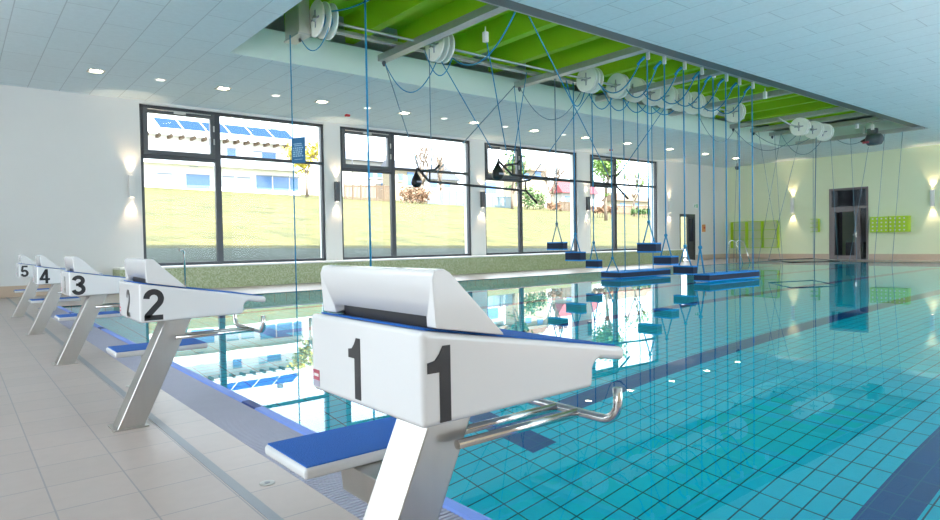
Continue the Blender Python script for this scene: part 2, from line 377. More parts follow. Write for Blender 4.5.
MB().box(XF + .02, XF + .032, 10.68, 10.93, .0, 2.24).build('pane', GLASS, d)
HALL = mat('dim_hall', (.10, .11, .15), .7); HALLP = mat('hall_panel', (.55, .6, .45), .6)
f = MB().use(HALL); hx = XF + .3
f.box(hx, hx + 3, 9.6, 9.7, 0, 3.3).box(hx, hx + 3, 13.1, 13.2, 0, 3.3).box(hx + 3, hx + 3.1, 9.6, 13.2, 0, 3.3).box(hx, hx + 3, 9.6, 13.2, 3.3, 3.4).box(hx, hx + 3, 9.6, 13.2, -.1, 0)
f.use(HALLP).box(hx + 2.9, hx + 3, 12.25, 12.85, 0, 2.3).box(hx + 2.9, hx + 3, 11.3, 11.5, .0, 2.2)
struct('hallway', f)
bl = MB().box(hx + .5, hx + 1.4, 11.1, 11.8, 0, .75).build('hall_counter', mat('counter_dark', (.04, .04, .05), .5)); tag(bl, 'dark low counter standing in the hall behind the far glazed door', 'counter')
# outside door in the window wall
d = bpy.data.objects.new('door_2', None); COL.objects.link(d); d.location = (27.25, W, 0); WLOC[d.name] = (27.25, W, 0); d['kind'] = 'structure'
MB().box(D2[0], D2[0] + .07, W - .01, W + .12, 0, D2[2]).box(D2[1] - .07, D2[1], W - .01, W + .12, 0, D2[2]).box(D2[0], D2[1], W - .01, W + .12, D2[2] - .12, D2[2]).build('door_frame', FRAMEM, d, bevel=.005)
lf = MB().box(27.28, 27.40, W + .02, W + .09, .01, 2.09).box(27.75, 27.83, W + .02, W + .09, .01, 2.09).box(27.40, 27.75, W + .02, W + .09, .01, .9).box(27.40, 27.75, W + .02, W + .09, 2.0, 2.09)
lf.build('door_leaf', FRAMEM, d, bevel=.005)
MB().box(27.40, 27.75, W + .05, W + .06, .9, 2.0).build('pane', mat('smoked_pane', (.05, .045, .08), .1), d)
MB().box(26.67, 27.28, W + .05, W + .06, .03, 2.09).build('pane', GLASS, d)

# ------------------------------------------------------------------ ceiling lights, sconces, small devices
DL = [2.363, 4.883, 7.303, 9.752, 12.241, 14.75, 17.25, 19.6, 22.3, 24.9, 27.45]
ordn = ['first', 'second', 'third', 'fourth', 'fifth', 'sixth', 'seventh', 'eighth', 'ninth', 'tenth', 'eleventh', 'twelfth', 'thirteenth', 'fourteenth', 'fifteenth', 'sixteenth']
dl0 = thing('downlight', (0, 0, C), None, 'ceiling light')
MB().box(-.15, .15, -.15, -.115, C - .012, C).box(-.15, .15, .115, .15, C - .012, C).box(-.15, -.115, -.115, .115, C - .012, C).box(.115, .15, -.115, .115, C - .012, C).build('bezel', BEZEL, dl0)
MB().lathe([(.108, -.006), (.112, 0)], (0, 0, C), 'z', 20).build('diffuser', LAMPW, dl0)
for i, x in enumerate(DL):
    o = dl0 if i == 0 else copy_tree(dl0); o.location = (x, 14.8, C)
    tag(o, 'square warm recessed downlight, %s from the left in the ceiling row before the windows' % ordn[i], 'ceiling light', 'warm downlights in the ceiling row')
dm0 = None
for i, x in enumerate((3.567, 6.112, 8.6, 11.114, 13.479, 16.137)):
    if dm0 is None:
        dm0 = thing('ceiling_spot', (x, 14.8, C), '', 'ceiling light'); MB().lathe([(.12, -.008), (.125, 0)], (x, 14.8, C), 'z', 20).build('bezel', SCONW, dm0); MB().lathe([(.085, -.012), (.088, -.007)], (x, 14.8, C), 'z', 20).build('diffuser', LAMPD, dm0); o = dm0
    else: o = copy_tree(dm0); o.location = (x, 14.8, C)
    tag(o, 'small dim round ceiling spot between warm downlights, %s from the left' % ordn[i], 'ceiling light', 'dim round ceiling spots')

def spot(name, loc, down, parent, energy, col=(1, .74, .46)):
    l = bpy.data.lights.new(name, 'SPOT'); l.energy = energy; l.color = col; l.spot_size = math.radians(64); l.spot_blend = .55; l.shadow_soft_size = .03
    o = bpy.data.objects.new(name, l); COL.objects.link(o); o.parent = parent; o.location = V(loc) - V(WLOC[parent.name]); o.rotation_euler = (0 if down else PI, 0, 0)
def sconce(x, y, z0, z1, nx, ny, m, label, e):
    t = thing('wall_sconce', (x, y, z0), label, 'wall lamp', 'up and down wall lamps')
    w, dp = .065, .13
    if nx: MB().box(x - dp, x - .01, y - w, y + w, z0, z1).build('housing', m, t, bevel=.006); MB().box(x - .01, x, y - .04, y + .04, z0 + .1, z1 - .1).build('mount', m, t); c = (x - .07, y)
    else: MB().box(x - w, x + w, y - dp, y - .01, z0, z1).build('housing', m, t, bevel=.006); MB().box(x - .04, x + .04, y - .01, y, z0 + .1, z1 - .1).build('mount', m, t); c = (x, y - .07)
    for z in (z0, z1):
        MB().lathe([(.04, -.004), (.04, .004)], (c[0], c[1], z), 'z', 12).build('lens', LENSM, t)
    spot('downward_spot', (c[0], c[1], z0 - .02), True, t, e); spot('upward_spot', (c[0], c[1], z1 + .02), False, t, e)
sconce(3.40, W, 2.25, 2.78, 0, 1, SCONW, 'white box wall lamp on the white wall left of the first window', 18)
sconce(8.85, W, 2.30, 2.88, 0, 1, SCON_BACKLIT, 'backlit, dark-toned box wall lamp on the pillar between the first and second windows', 18)
sconce(14.45, W, 2.25, 2.80, 0, 1, SCON_BACKLIT, 'backlit, dark-toned box wall lamp on the pillar between the second and third windows', 18)
sconce(20.02, W, 2.25, 2.80, 0, 1, SCON_BACKLIT, 'backlit, dark-toned box wall lamp on the pillar between the third and fourth windows', 18)
sconce(25.75, W, 2.25, 2.80, 0, 1, SCONW, 'white box wall lamp between the fourth window and the outside door', 18)
sconce(XF, 13.775, 2.16, 2.86, 1, 0, SCONW, 'white box wall lamp on the green wall left of the brown glazed door', 24)
sconce(XF, 8.268, 2.16, 2.82, 1, 0, SCONW, 'white box wall lamp on the green wall at the right picture edge', 24)
for (x, y, l) in ((8.55, 15.8, 'small red fire detector on the ceiling above the first pillar'), (20.25, 16.08, 'small red fire detector on the ceiling above the fourth window')):
    t = thing('fire_detector', (x, y, C), l, 'detector', 'red ceiling fire detectors'); MB().box(x - .06, x + .06, y - .05, y + .05, C - .07, C - .012).build('body', RED, t, bevel=.01); MB().box(x - .07, x + .07, y - .06, y + .06, C - .014, C).build('base', CLIPM, t)
t = thing('ceiling_camera', (29.4, 15.8, C), 'small dark camera dome hanging under the ceiling near the far corner', 'camera')
MB().lathe([(.04, 0), (.04, -.16)], (29.4, 15.8, C)).build('stem', BEZEL, t); MB().lathe([(.10, -.15), (.11, -.2), (.09, -.27), (.03, -.31)], (29.4, 15.8, C)).build('dome', MOTORM, t)
t = thing('exit_sign', (27.91, W, 2.5), 'small green and white exit sign on the wall above the outside door', 'sign')
MB().box(27.72, 28.10, W - .03, W, 2.50, 2.72).build('panel', CLIPM, t)
p = MB(); yy = W - .033
p.box(27.98, 28.08, yy, W - .03, 2.52, 2.70)
p.lathe([(.022, -.002), (.022, .002)], (27.86, yy + .001, 2.675), 'y', 10)
for pts in (((27.86, 2.65), (27.83, 2.59)), ((27.83, 2.59), (27.87, 2.555), (27.85, 2.52)), ((27.83, 2.59), (27.79, 2.56), (27.76, 2.55)), ((27.86, 2.645), (27.91, 2.62), (27.93, 2.63)), ((27.86, 2.645), (27.81, 2.64), (27.79, 2.61))):
    p.tube([(a, yy + .002, b) for a, b in pts], .012, 6)
p.build('pictogram', EXITG, t)
t = thing('call_box', (28.6, W, 1.4), 'small orange call box on the white wall right of the outside door', 'box')
MB().box(28.50, 28.72, W - .07, W, 1.36, 1.72).build('housing', ORANGE, t, bevel=.01); MB().lathe([(.05, -.02), (.05, 0)], (28.61, W - .07, 1.56), 'y', 12).build('button', RED, t)

# ------------------------------------------------------------------ digits
def ribbon(path, w):
    n = len(path); L, R = [], []
    for i, p in enumerate(path):
        p = V(p); a = (p - V(path[i - 1])).normalized() if i else (V(path[1]) - p).normalized(); b = (V(path[i + 1]) - p).normalized() if i < n - 1 else a
        t = (a + b).normalized(); nr = V((-t.y, t.x)); k = w / 2 / max(.5, nr.dot(V((-a.y, a.x))))
        L.append(p + nr * k); R.append(p - nr * k)
    return [(L[i], L[i + 1], R[i + 1], R[i]) for i in range(n - 1)]
def arc(cx, cy, rx, ry, a0, a1, n=14): return [(cx + rx * math.cos(math.radians(a0 + (a1 - a0) * i / n)), cy + ry * math.sin(math.radians(a0 + (a1 - a0) * i / n))) for i in range(n + 1)]
def digit(k):
    w = .185
    if k == 1: return [[(.22, 0), (.41, 0), (.41, 1), (.28, 1), (.22, .9)], [(.22, .9), (.22, .66), (.02, .66), (.02, .80), (.14, .82)]]
    if k == 2: return ribbon(arc(.29, .70, .215, .215, 180, 0) + arc(.29, .70, .215, .24, -8, -52, 5) + [(.10, .16), (.085, .085)], w) + [[(.0, 0), (.56, 0), (.56, .165), (.0, .165)]]
    if k == 3: return ribbon(arc(.28, .735, .2, .18, 172, -88), w) + ribbon(arc(.28, .29, .22, .205, 88, -172), w) + [[(.17, .46), (.32, .46), (.32, .60), (.17, .60)]]
    if k == 4: return [[(.34, 0), (.51, 0), (.51, 1), (.34, 1)], [(0, .22), (.62, .22), (.62, .37), (0, .37)]] + ribbon([(.07, .30), (.40, .93)], .17)
    return [[(.10, .84), (.52, .84), (.52, 1), (.10, 1)]] + ribbon([(.15, .92), (.09, .50)], .16) + ribbon(arc(.275, .315, .215, .235, 150, -165), w)
def decal(k, h, o, ux, uz, nrm, sx=1.0):
    mb = MB(); o, ux, uz, nrm = V(o), V(ux), V(uz), V(nrm)
    for q in digit(k):
        a = [o + ux * (p[0] * h * sx) + uz * (p[1] * h) for p in q]; mb.hull([p - nrm * .001 for p in a], [p + nrm * .0012 for p in a])
    return mb

# ------------------------------------------------------------------ starting blocks
def body_profile():
    pr = [(.766, .604), (.766, .816), (1.456, .702), (1.455, .666), (1.355, .684)]
    pr += [(1.325 + .03 * math.cos(math.radians(a)) * 1 , .654 + .03 * math.sin(math.radians(a))) for a in (80, 110, 140, 170)]
    return pr + [(1.318, .61)]
def starting_block(n, yc):
    lab = {1: 'white starting block number 1 with brushed steel post, nearest the camera', 2: 'white starting block number 2, second from the camera', 3: 'white starting block number 3, in the middle of the row', 4: 'white starting block number 4, behind block number 3', 5: 'white starting block number 5, farthest in the row by the wall'}[n]
    t = thing('starting_block', (.75, yc, 0), lab, 'starting block', 'numbered starting blocks at the pool end')
    y0, y1 = yc - .271, yc + .271
    mb = MB(); mb.prism_xz([(.766, .604), (.766, .816), (1.456, .702), (1.455, .666), (1.350, .682), (1.332, .676), (1.322, .66), (1.319, .61)], y0, y1); mb.build('body', WHITE, t, bevel=.014, seg=3)
    sl = (.702 - .816) / (1.456 - .766); zt = lambda x: .816 + sl * (x - .766)
    mb = MB(); mb.hull([(.79, y0 + .022, zt(.772) - .002), (1.44, y0 + .022, zt(1.43) - .002), (1.44, y1 - .022, zt(1.43) - .002), (.79, y1 - .022, zt(.772) - .002)],
                       [(.79, y0 + .022, zt(.772) + .002), (1.44, y0 + .022, zt(1.43) + .002), (1.44, y1 - .022, zt(1.43) + .002), (.79, y1 - .022, zt(.772) + .002)])
    o = mb.build('grip_surface', NAVYT, t); o['label'] = 'dark blue non-slip top'
    # inclined back plate (kicker), slotted at the rear
    prk = [(.806, zt(.806) + .008), (.798, .925), (.806, .944), (.830, .946), (.846, .938), (1.0, zt(1.0) + .012), (1.004, zt(1.004) + .006)]
    mb = MB(); mb.prism_xz(prk, y0 + .002, y1 - .002); k = mb.build('back_plate', WHITE, t, bevel=.012, seg=3)
    cut = MB().box(.72, .90, y0 + .035, y1 - .075, .78, .842).build('cutter', WHITE); cut.location = V((0, 0, 0)); 
    cut.data.transform(Matrix.Translation(-V(WLOC[t.name]))); cut.location = t.location
    bpy.context.view_layer.update()
    md = k.modifiers.new('c', 'BOOLEAN'); md.operation = 'DIFFERENCE'; md.object = cut; md.solver = 'EXACT'; bake(k); k.data.set_sharp_from_angle(angle=.9); wn = k.modifiers.new('n', 'WEIGHTED_NORMAL'); wn.weight = 90; wn.keep_sharp = True; bake(k)
    bpy.data.objects.remove(cut)
    k['label'] = 'raised wedge-shaped back plate'
    mb = MB().box(.83, .897, y0 + .04, y1 - .08, zt(.85) + .008, .840); mb.build('slot_shade', BLACK, k)  # black block added for the shade inside the open slot
    # leaning post
    mb = MB().prism_xz([(.676, .004), (.814, .004), (1.088, .604), (.945, .604)], yc - .072, yc + .072); mb.build('post', STEEL, t, bevel=.006)
    mb = MB().box(.655, .835, yc - .085, yc + .085, 0, .008); mb.build('base_plate', STEEL, t)
    # side footboard with blue tread on a steel bracket
    s0, s1 = yc + .262, yc + .56
    fb = MB().box(.735, 1.27, s0, s1, .352, .386).build('footboard', WHITE, t, bevel=.012, seg=3)
    MB().box(.745, 1.26, s0 + .008, s1 - .008, .385, .389).build('tread', NAVYT, fb)
    MB().prism_xz([(.90, .26), (.97, .26), (1.0, .352), (.89, .352)], yc + .072, yc + .36).build('bracket', STEEL, t, bevel=.004)
    # backstroke grip
    ty = (yc - .109, yc - .022)
    for q in ty: MB().tube([(.98, q, .49), (1.44, q, .49)], .0125, 12).build('grip_rail', CHROME, t)
    ya, yb_ = yc - .255, yc + .245; r = .055; z = .49; pts = [(1.44, ya, .588), (1.44, ya, z + r)]
    pts += [(1.44, ya + r - r * math.cos(math.radians(a)), z + r - r * math.sin(math.radians(a))) for a in range(15, 91, 15)]
    pts += [(1.44, yb_ - r + r * math.sin(math.radians(a)), z + r - r * math.cos(math.radians(a))) for a in range(0, 91, 15)] + [(1.44, yb_, .588)]
    MB().tube(pts, .0135, 12).build('grip_bar', CHROME, t)
    # numbers
    dw = {1: .075, 2: .105, 3: .105, 4: .11, 5: .105}[n]
    mb = decal(n, .167, (.787 if n > 1 else .776, y0, .616 if n > 1 else .612), (1, 0, 0), (0, 0, 1), (0, -1, 0), 1.0 if n > 1 else .95); mb.build('number', BLACK, t)
    mb = decal(n, .152, (.766, yc + .055, .62), (0, -1, 0), (0, 0, 1), (-1, 0, 0)); mb.build('number', BLACK, t)
    st = MB().use(STICKR); st.box(.7648, .766, y1 - .052, y1 - .016, .634, .662).use(SCONW).box(.7646, .7648, y1 - .047, y1 - .021, .644, .652).use(GRATE).box(.7648, .766, y1 - .052, y1 - .016, .617, .633)
    st.build('maker_label', None, t)
    return t
for n in range(1, 6): starting_block(n, lanes[n - 1])
for (x, y, l) in ((1.006, 2.632, 'small round steel drain cover in the deck before block 1'), (.987, 5.187, 'small round steel drain cover in the deck behind block 2')):
    t = thing('floor_drain', (x, y, 0), l, 'drain', 'round drain covers in the deck'); MB().lathe([(.032, 0), (.032, .003), (.027, .004)], (x, y, 0), 'z', 20).build('cover', STEEL, t); MB().lathe([(.012, .003), (.012, .0055)], (x, y, 0), 'z', 12).build('centre_cap', SLOT, t)

# ------------------------------------------------------------------ hoist frame in the ceiling opening
ZR = 4.86
for i, (x, e) in enumerate(((7.05, 11.5), (10.9, 11.5), (13.8, 11.4), (17.2, 11.4), (21.0, 11.5), (22.4, 11.5), (23.8, 11.5), (25.5, 11.3))):
    mb = MB(); w, h, tk = .10, .13, .02; z0 = ZR - .07 if i < 7 else 4.57
    mb.box(x - w, x + w, 7.12, e, z0, z0 + tk).box(x - w, x - w + tk, 7.12, e, z0 + tk, z0 + h).box(x + w - tk, x + w, 7.12, e, z0 + tk, z0 + h).box(x - .03, x + .03, 7.12, e, z0 + h - tk, z0 + h)
    o = mb.build('cross_beam', ALU); tag(o, 'galvanised steel cross beam, %s from the left under the green soffit' % ordn[i], 'beam', 'steel cross beams of the hoist frame')
mb = MB().box(4.75, 20.4, 10.80, 10.86, ZR + .07, ZR + .13).box(4.75, 20.4, 10.70, 10.76, ZR + .07, ZR + .13); mb.box(4.75, 20.4, 10.76, 10.80, ZR + .09, ZR + .11)
o = mb.build('hoist_rail', ALU); tag(o, 'long double steel rail carrying the white reels below the green soffit', 'rail')
o = MB().tube([(4.9, 10.2, ZR + .03), (19.2, 10.2, ZR + .03)], .025, 10).build('reel_shaft', ALU); tag(o, 'long thin steel shaft running through the near white reels', 'shaft')
o = MB().tube([(19.5, 9.18, 4.62), (20.3, 9.18, 4.5), (23.0, 9.18, 4.50)], .025, 10).build('reel_shaft', ALU); tag(o, 'short lower steel shaft through the three far white reels', 'shaft')
mb = MB().box(OX0 + .2, OX1, 7.08, 7.42, 4.66, ZR - .075); o = mb.build('edge_rail', ALUD); tag(o, 'dark steel rail along the near edge of the ceiling opening', 'rail')
o = MB().box(OX0 + .2, OX1, 7.44, 7.52, 4.69, ZR - .075).build('edge_rail', ALU); tag(o, 'thin galvanised rail beside the dark rail of the ceiling opening', 'rail')
mb = MB().box(10.95, 16.6, 8.00, 8.06, ZR + .06, ZR + .11); o = mb.build('hook_rail', ALU); tag(o, 'steel hook rail with white clips on the camera side of the reels', 'rail')
mb = MB().box(10.95, 17.0, 10.62, 10.68, ZR + .06, ZR + .11); o = mb.build('hook_rail', ALU); tag(o, 'steel hook rail on the window side of the reels', 'rail')
for x in (6.2, 11.0, 14.6, 18.4, 22.6):      # coil springs on the edge rail
    pts = [(x + .5 * k / 40, 7.60 + .028 * math.cos(k * .9), ZR - .02 + .028 * math.sin(k * .9)) for k in range(41)]
    o = MB().tube(pts, .008, 5).build('tension_spring', CLIPM)
    tag(o, {6.2: 'leftmost white coil spring beside the dark edge rail', 11.0: 'white coil spring on the edge rail above the second cross beam', 14.6: 'white coil spring on the edge rail above the long right pad', 18.4: 'white coil spring on the edge rail past the fourth cross beam', 22.6: 'rightmost white coil spring on the edge rail'}[x], 'spring', 'coil springs on the edge rail')
# steel winch box at the left end
t = thing('winch_box', (4.85, 10.45, 4.62), 'brushed steel winch box at the left end of the reel rail', 'winch')
MB().box(4.72, 4.92, 10.36, 10.95, 4.66, 5.36).build('housing', mat('pale_steel', (.62, .60, .57), .35, metal=.7, var=.08), t, bevel=.008)
MB().box(4.70, 4.93, 10.35, 10.97, 4.63, 4.66).build('flange', ALU, t)
MB().tube([(4.84, 10.60, 4.66), (4.84, 10.60, 4.58)], .025).build('cord_guide', MOTORM, t)
# winch motor at the far end
t = thing('winch_motor', (25.2, 8.6, 4.3), 'dark grey winch motor hanging at the far end of the hoist frame', 'motor')
MB().lathe([(.10, -.34), (.19, -.28), (.21, -.05), (.20, .12), (.13, .18)], (25.3, 8.62, 4.40), 'y', 18).build('housing', MOTORM, t)
MB().box(25.22, 25.38, 8.45, 8.75, 4.55, ZR - .07).build('mount', ALUD, t); MB().tube([(25.3, 8.8, 4.4), (25.3, 8.98, 4.38)], .09, 12, r2=.03).build('end_cap', BLACK, t)
MB().box(25.08, 25.12, 8.65, 8.85, 4.27, 4.34).build('warning_plate', STICKR, t)

# reels
def reel(x, wide, label, ry=10.2, rz=ZR + .03, k=1.0):
    t = thing('cord_reel', (x, ry, rz), label, 'reel', 'white cord reels on the hoist shaft')
    ws = (-.075, .075) if not wide else (-.13, 0, .13)
    for n_, dx in enumerate(ws):
        fl = MB().lathe([(.295 * k, -.014), (.31 * k, -.008), (.31 * k, .008), (.295 * k, .014)], (x + dx, ry, rz), 'x', 36).build('flange', DISCM, t)
        if n_ == 0:
            w_, l_ = .016, .15 * k; h = MB().prism_yz([(ry + a, rz + b) for a, b in ((-w_, -l_), (w_, -l_), (w_, -w_), (l_, -w_), (l_, w_), (w_, w_), (w_, l_), (-w_, l_), (-w_, w_), (-l_, w_), (-l_, -w_), (-w_, -w_))], x + dx - .020, x + dx - .013)
            h.build('spoke_cross', GRATE, fl)
    MB().lathe([(.13, ws[0]), (.13, ws[-1])], (x, ry, rz), 'x', 20).build('drum', CORD, t)
    MB().lathe([(.055, ws[0] - .04), (.055, ws[0] - .012)], (x, ry, rz), 'x', 12).build('hub', ALU, t)
    if rz < ZR - .1: MB().box(x - .02, x + .02, ry - .03, ry + .03, rz, ZR - .07).build('hanger', ALU, t)
    return t
RX = [(5.09, 1), (7.59, 1), (12.08, 1), (13.15, 0), (13.85, 0), (14.6, 0), (15.25, 0), (15.9, 0), (16.6, 0), (17.4, 0), (18.86, 0), (20.97, 0), (21.96, 0), (22.73, 0)]
RL = ['leftmost white double cord reel beside the steel winch box', 'white double cord reel under the first cross beam', 'first reel of the tight reel cluster, largest of them'] + ['white cord reel, %s from the left in the tight reel cluster' % ordn[k] for k in range(1, 8)] + ['single white cord reel just right of the tight reel cluster', 'left reel of the three far reels near the green wall', 'middle reel of the three far reels near the green wall', 'right reel of the three far reels near the green wall']
for (x, w), l in zip(RX, RL): reel(x, w, l) if x < 20 else reel(x, w, l, 9.18, 4.50, .92)

# ------------------------------------------------------------------ foam pads and their cords
def pad(x, y, z0, z1, lx, ly, label, group):
    t = thing('foam_pad', (x, y, z0), label, 'foam pad', group); s = .03
    MB().box(x - lx / 2, x + lx / 2, y - ly / 2, y + ly / 2, z0 + s, z1 - s).build('core', FOAMC, t)
    MB().box(x - lx / 2 - .006, x + lx / 2 + .006, y - ly / 2 - .006, y + ly / 2 + .006, z1 - s, z1).build('top_layer', FOAMB, t, bevel=.01)
    MB().box(x - lx / 2 - .006, x + lx / 2 + .006, y - ly / 2 - .006, y + ly / 2 + .006, z0, z0 + s).build('bottom_layer', FOAMB, t, bevel=.01)
def cord(name, pts, r, label, m=None, group=None, knots=()):
    mb = MB()
    for p in (pts if isinstance(pts[0], list) else [pts]): mb.tube(p, r, 6)
    for k in knots: mb.ball(k, r * 2.6)
    o = mb.build(name, m or CORD); tag(o, label, 'cord', group or 'blue hoist cords'); return o
def vsling(x, y, zt, zp, sp, label, up=.48, r=.014, m=None):
    ap = (x, y, zp + up)
    cord('sling_rope', [[(x, y, zt), ap], [ap, (x, y - sp, zp)], [ap, (x, y + sp, zp)]], r, label, m, 'cords holding the foam pads', [ap])
P = [(11.33, 10.65, .804, .995, .16, .52, 'small foam pad hanging highest and farthest left, before the third window'),
     (12.04, 10.70, .517, .748, .20, .50, 'small foam pad hanging second from left, lower than the leftmost pad'),
     (12.69, 10.66, .319, .526, .16, .41, 'small foam pad hanging third from left, lowest of the left trio'),
     (11.35, 8.05, .74, .946, .18, .47, 'small foam pad hanging highest of the right trio, beside the fourth window'),
     (11.93, 8.03, .461, .658, .28, .43, 'small foam pad hanging in the middle of the right trio'),
     (12.70, 8.06, .219, .419, .16, .50, 'small foam pad hanging lowest of the right trio, before the outside door')]
for q in P: pad(*q, 'small hanging foam pads')
pad(14.56, 10.73, .012, .19, 2.24, .64, 'long foam pad skimming the water, left one of the two long pads', 'long foam pads on the water')
pad(14.72, 8.17, .012, .19, 2.34, .40, 'long foam pad skimming the water, right one of the two long pads', 'long foam pads on the water')
CL = ['cord with forked sling holding the highest leftmost small pad', 'cord with forked sling holding the second small pad from the left', 'cord with forked sling holding the third small pad from the left', 'cord with forked sling holding the highest pad of the right trio', 'cord with forked sling holding the middle pad of the right trio', 'cord with forked sling holding the lowest pad of the right trio']
ZH = ZR + .06
for q, l in zip(P, CL): vsling(q[0], q[1], ZH, q[3], q[5] * .3, l, .44, .015, CORDT if q is P[0] else None)
vsling(13.42, 10.65, ZH, .19, .2, 'cord with forked sling holding the left end of the left long pad', .36, .015)
vsling(13.66, 8.27, ZH, .19, .10, 'cord with forked sling holding the left end of the right long pad', .62, .019)
for i, (x, y) in enumerate(((13.95, 10.65), (14.56, 10.65), (15.2, 10.65))):
    cord('hoist_rope', [(x, y, ZH), (x, y, .185)], .013, 'straight vertical cord down to the left long pad, %s from its left end' % ordn[i], None, 'straight cords of the long pads')
for i, x in enumerate((13.90, 14.46, 15.07, 15.72)):
    cord('hoist_rope', [(x, 8.05, ZH), (x, 8.05, .185)], .015, 'straight vertical cord down to the right long pad, %s from its left end' % ordn[i], None, 'straight cords of the long pads')
HX = [11.35, 11.93, 12.70, 13.40, 13.90, 14.46, 15.07, 15.72]
for i, x in enumerate(HX):
    t = thing('cord_clip', (x, 8.03, ZR - .1), 'white plastic clip with blue knot on the near hook rail, %s from the left' % ordn[i], 'clip', 'white clips on the near hook rail')
    MB().box(x - .028, x + .028, 7.99, 8.06, ZR - .11, ZR + .06).build('clip', CLIPM, t, bevel=.01)
    MB().tube([(x - .06, 8.07, ZR - .06), (x - .12, 8.12, ZR - .13), (x - .17, 8.17, ZR - .21)], .034, 8, True, .02).build('knot', CORD, t)
def sag(a, b, d, n=16):
    a, b = V(a), V(b); return [a.lerp(b, i / n) + V((0, 0, -d * 4 * (i / n) * (1 - i / n))) for i in range(n + 1)]
RT = [12.08, 13.15, 13.85, 14.6, 15.25, 15.9, 16.6, 17.4]
for i, x in enumerate(HX):
    cord('slack_rope', sag((x - .12, 8.12, ZR - .13), (RT[i], 10.2 - .26, ZR - .1), .42 - .015 * i), .015, 'drooping slack cord from the near hook rail to the reel cluster, %s from the left' % ordn[i], None, 'drooping cords from the near hooks')
FX = [11.33, 12.04, 12.69, 13.42, 13.95, 14.56]
for i, x in enumerate(FX):
    cord('slack_rope', sag((x + .35, 10.6, ZR + .04), (RT[i], 10.36, ZR - .18), .50 - .04 * i), .014, 'drooping slack cord beneath the reel cluster on the window side, %s from the left' % ordn[i], None, 'drooping cords behind the reels')
# cords at the left end
cord('hoist_rope', [(4.66, 10.60, 4.66), (4.66, 10.60, -.1)], .010, 'thin vertical cord dropping from the winch box to the water')
cord('hoist_rope', [(5.2, 8.95, 5.3), (5.2, 8.95, -.1)], .016, 'thick blue vertical cord dropping behind block 1 back plate')
cord('slack_rope', sag((4.88, 10.62, 4.62), (5.09, 9.95, 4.75), .30), .009, 'short drooping cord between the winch box and the leftmost reel')
cord('slack_rope', sag((5.15, 10.0, 5.0), (5.6, 8.2, 5.25), .15), .012, 'short cord leading from the leftmost reel up under the soffit')
cord('slack_rope', sag((7.05, 11.42, 4.80), (7.62, 10.38, 4.62), .62), .011, 'long drooping cord from the first beam end to the second reel')
cord('slack_rope', sag((7.40, 10.45, 4.84), (7.72, 9.98, 4.64), .42), .011, 'short looped cord hanging just below the second reel')
cord('slack_rope', sag((7.72, 9.95, 4.62), (7.25, 7.6, 4.84), .45), .014, 'drooping cord from the second reel to the edge rail spring')
# hanging training bars
def nearer(p, k=.964): return (p[0] * k, p[1] * k, 1 + (p[2] - 1) * k)
def bar(pts, hooks, label):
    t = thing('training_bar', pts[1], label, 'bar', 'black hanging training bars')
    MB().tube(pts, .028, 10).build('bar', BARM, t)
    for h in hooks:
        h = V(h); MB().tube([h, h + V((0, 0, .24))], .018, 8).tube([h + V((-.22, 0, .20)), h + V((-.12, 0, .22)), h + V((0, 0, .24)), h + V((.14, 0, .26)), h + V((.26, 0, .36))], .024, 8).build('hanger', BARM, t)
bar([(7.70, 11.2, 2.60), (7.98, 11.2, 2.34), (10.85, 11.2, 2.25), (11.22, 11.2, 1.96)], [(8.0, 11.2, 2.34), (10.84, 11.2, 2.25)], 'black bent training bar hanging before the second window, lower left one')
bar([nearer(q) for q in ((9.96, 11.2, 2.92), (10.40, 11.2, 2.61), (14.26, 11.2, 2.55), (14.83, 11.2, 2.18))], [nearer(q) for q in ((10.42, 11.2, 2.61), (14.24, 11.2, 2.55))], 'black bent training bar hanging before the third window, upper right one')
def bag(x, z, s, label, by=11.2):
    t = thing('punching_bag', (x, by, z), label, 'punching bag', 'black teardrop punching bags')
    prof = [(.01, 0), (.035, -.02), (.05, -.06), (.085, -.12), (.125, -.20), (.145, -.28), (.135, -.35), (.09, -.41), (.02, -.43)]
    MB().lathe([(r * s, h * s) for r, h in prof[::-1]], (x, by, z), 'z', 20).build('bag', RUBBER, t)
    MB().box(x - .07 * s, x + .07 * s, by - .148 * s, by - .12 * s, z - .30 * s, z - .26 * s).build('patch', GRATE, t)
    MB().tube([(x, by, z - .02), (x + .03, by, z + .08)], .022, 8).build('swivel', BARM, t)
bag(7.65, 2.53, .78, 'small black teardrop punching bag hanging before the second window')
bag(9.59, 2.81, .95, 'larger black teardrop punching bag hanging before the third window', 10.797)
DG = [((7.06, 11.42, 4.79), (7.72, 11.2, 2.60), 'thin slanting cord from the first beam end to the lower left bar tip'),
      ((7.40, 10.3, 4.83), (8.05, 11.2, 2.58), 'near vertical cord from the second reel to the left hanger of the lower bar'),
      ((7.62, 10.2, 4.6), nearer((9.97, 11.2, 2.92)), 'long slanting cord from the second reel to the upper bar left tip'),
      ((7.66, 8.9, 4.80), nearer((10.3, 11.2, 2.84)), 'long slanting cord from the first beam clip to the upper bar left hanger'),
      ((10.72, 11.4, 4.80), (8.2, 11.2, 2.56), 'long cord slanting down left from the second beam end to the lower bar'),
      ((7.25, 7.5, 4.85), nearer((14.0, 11.2, 2.78)), 'long cord slanting down right from the edge rail to the upper bar right hanger'),
      ((12.1, 10.2, 4.6), (10.95, 11.2, 2.48), 'cord slanting down left from the reel cluster to the lower bar right hanger'),
      ((16.0, 10.7, 4.85), nearer((14.4, 11.2, 2.80)), 'cord slanting down left from the window side rail to the upper bar'),
      ((10.2, 10.45, 4.84), nearer((10.42, 11.2, 2.86)), 'near vertical cord above the upper bar left hanger'),
      ((10.72, 11.42, 4.80), (10.80, 11.2, 2.49), 'vertical cord from the second beam end to the lower bar right hanger')]
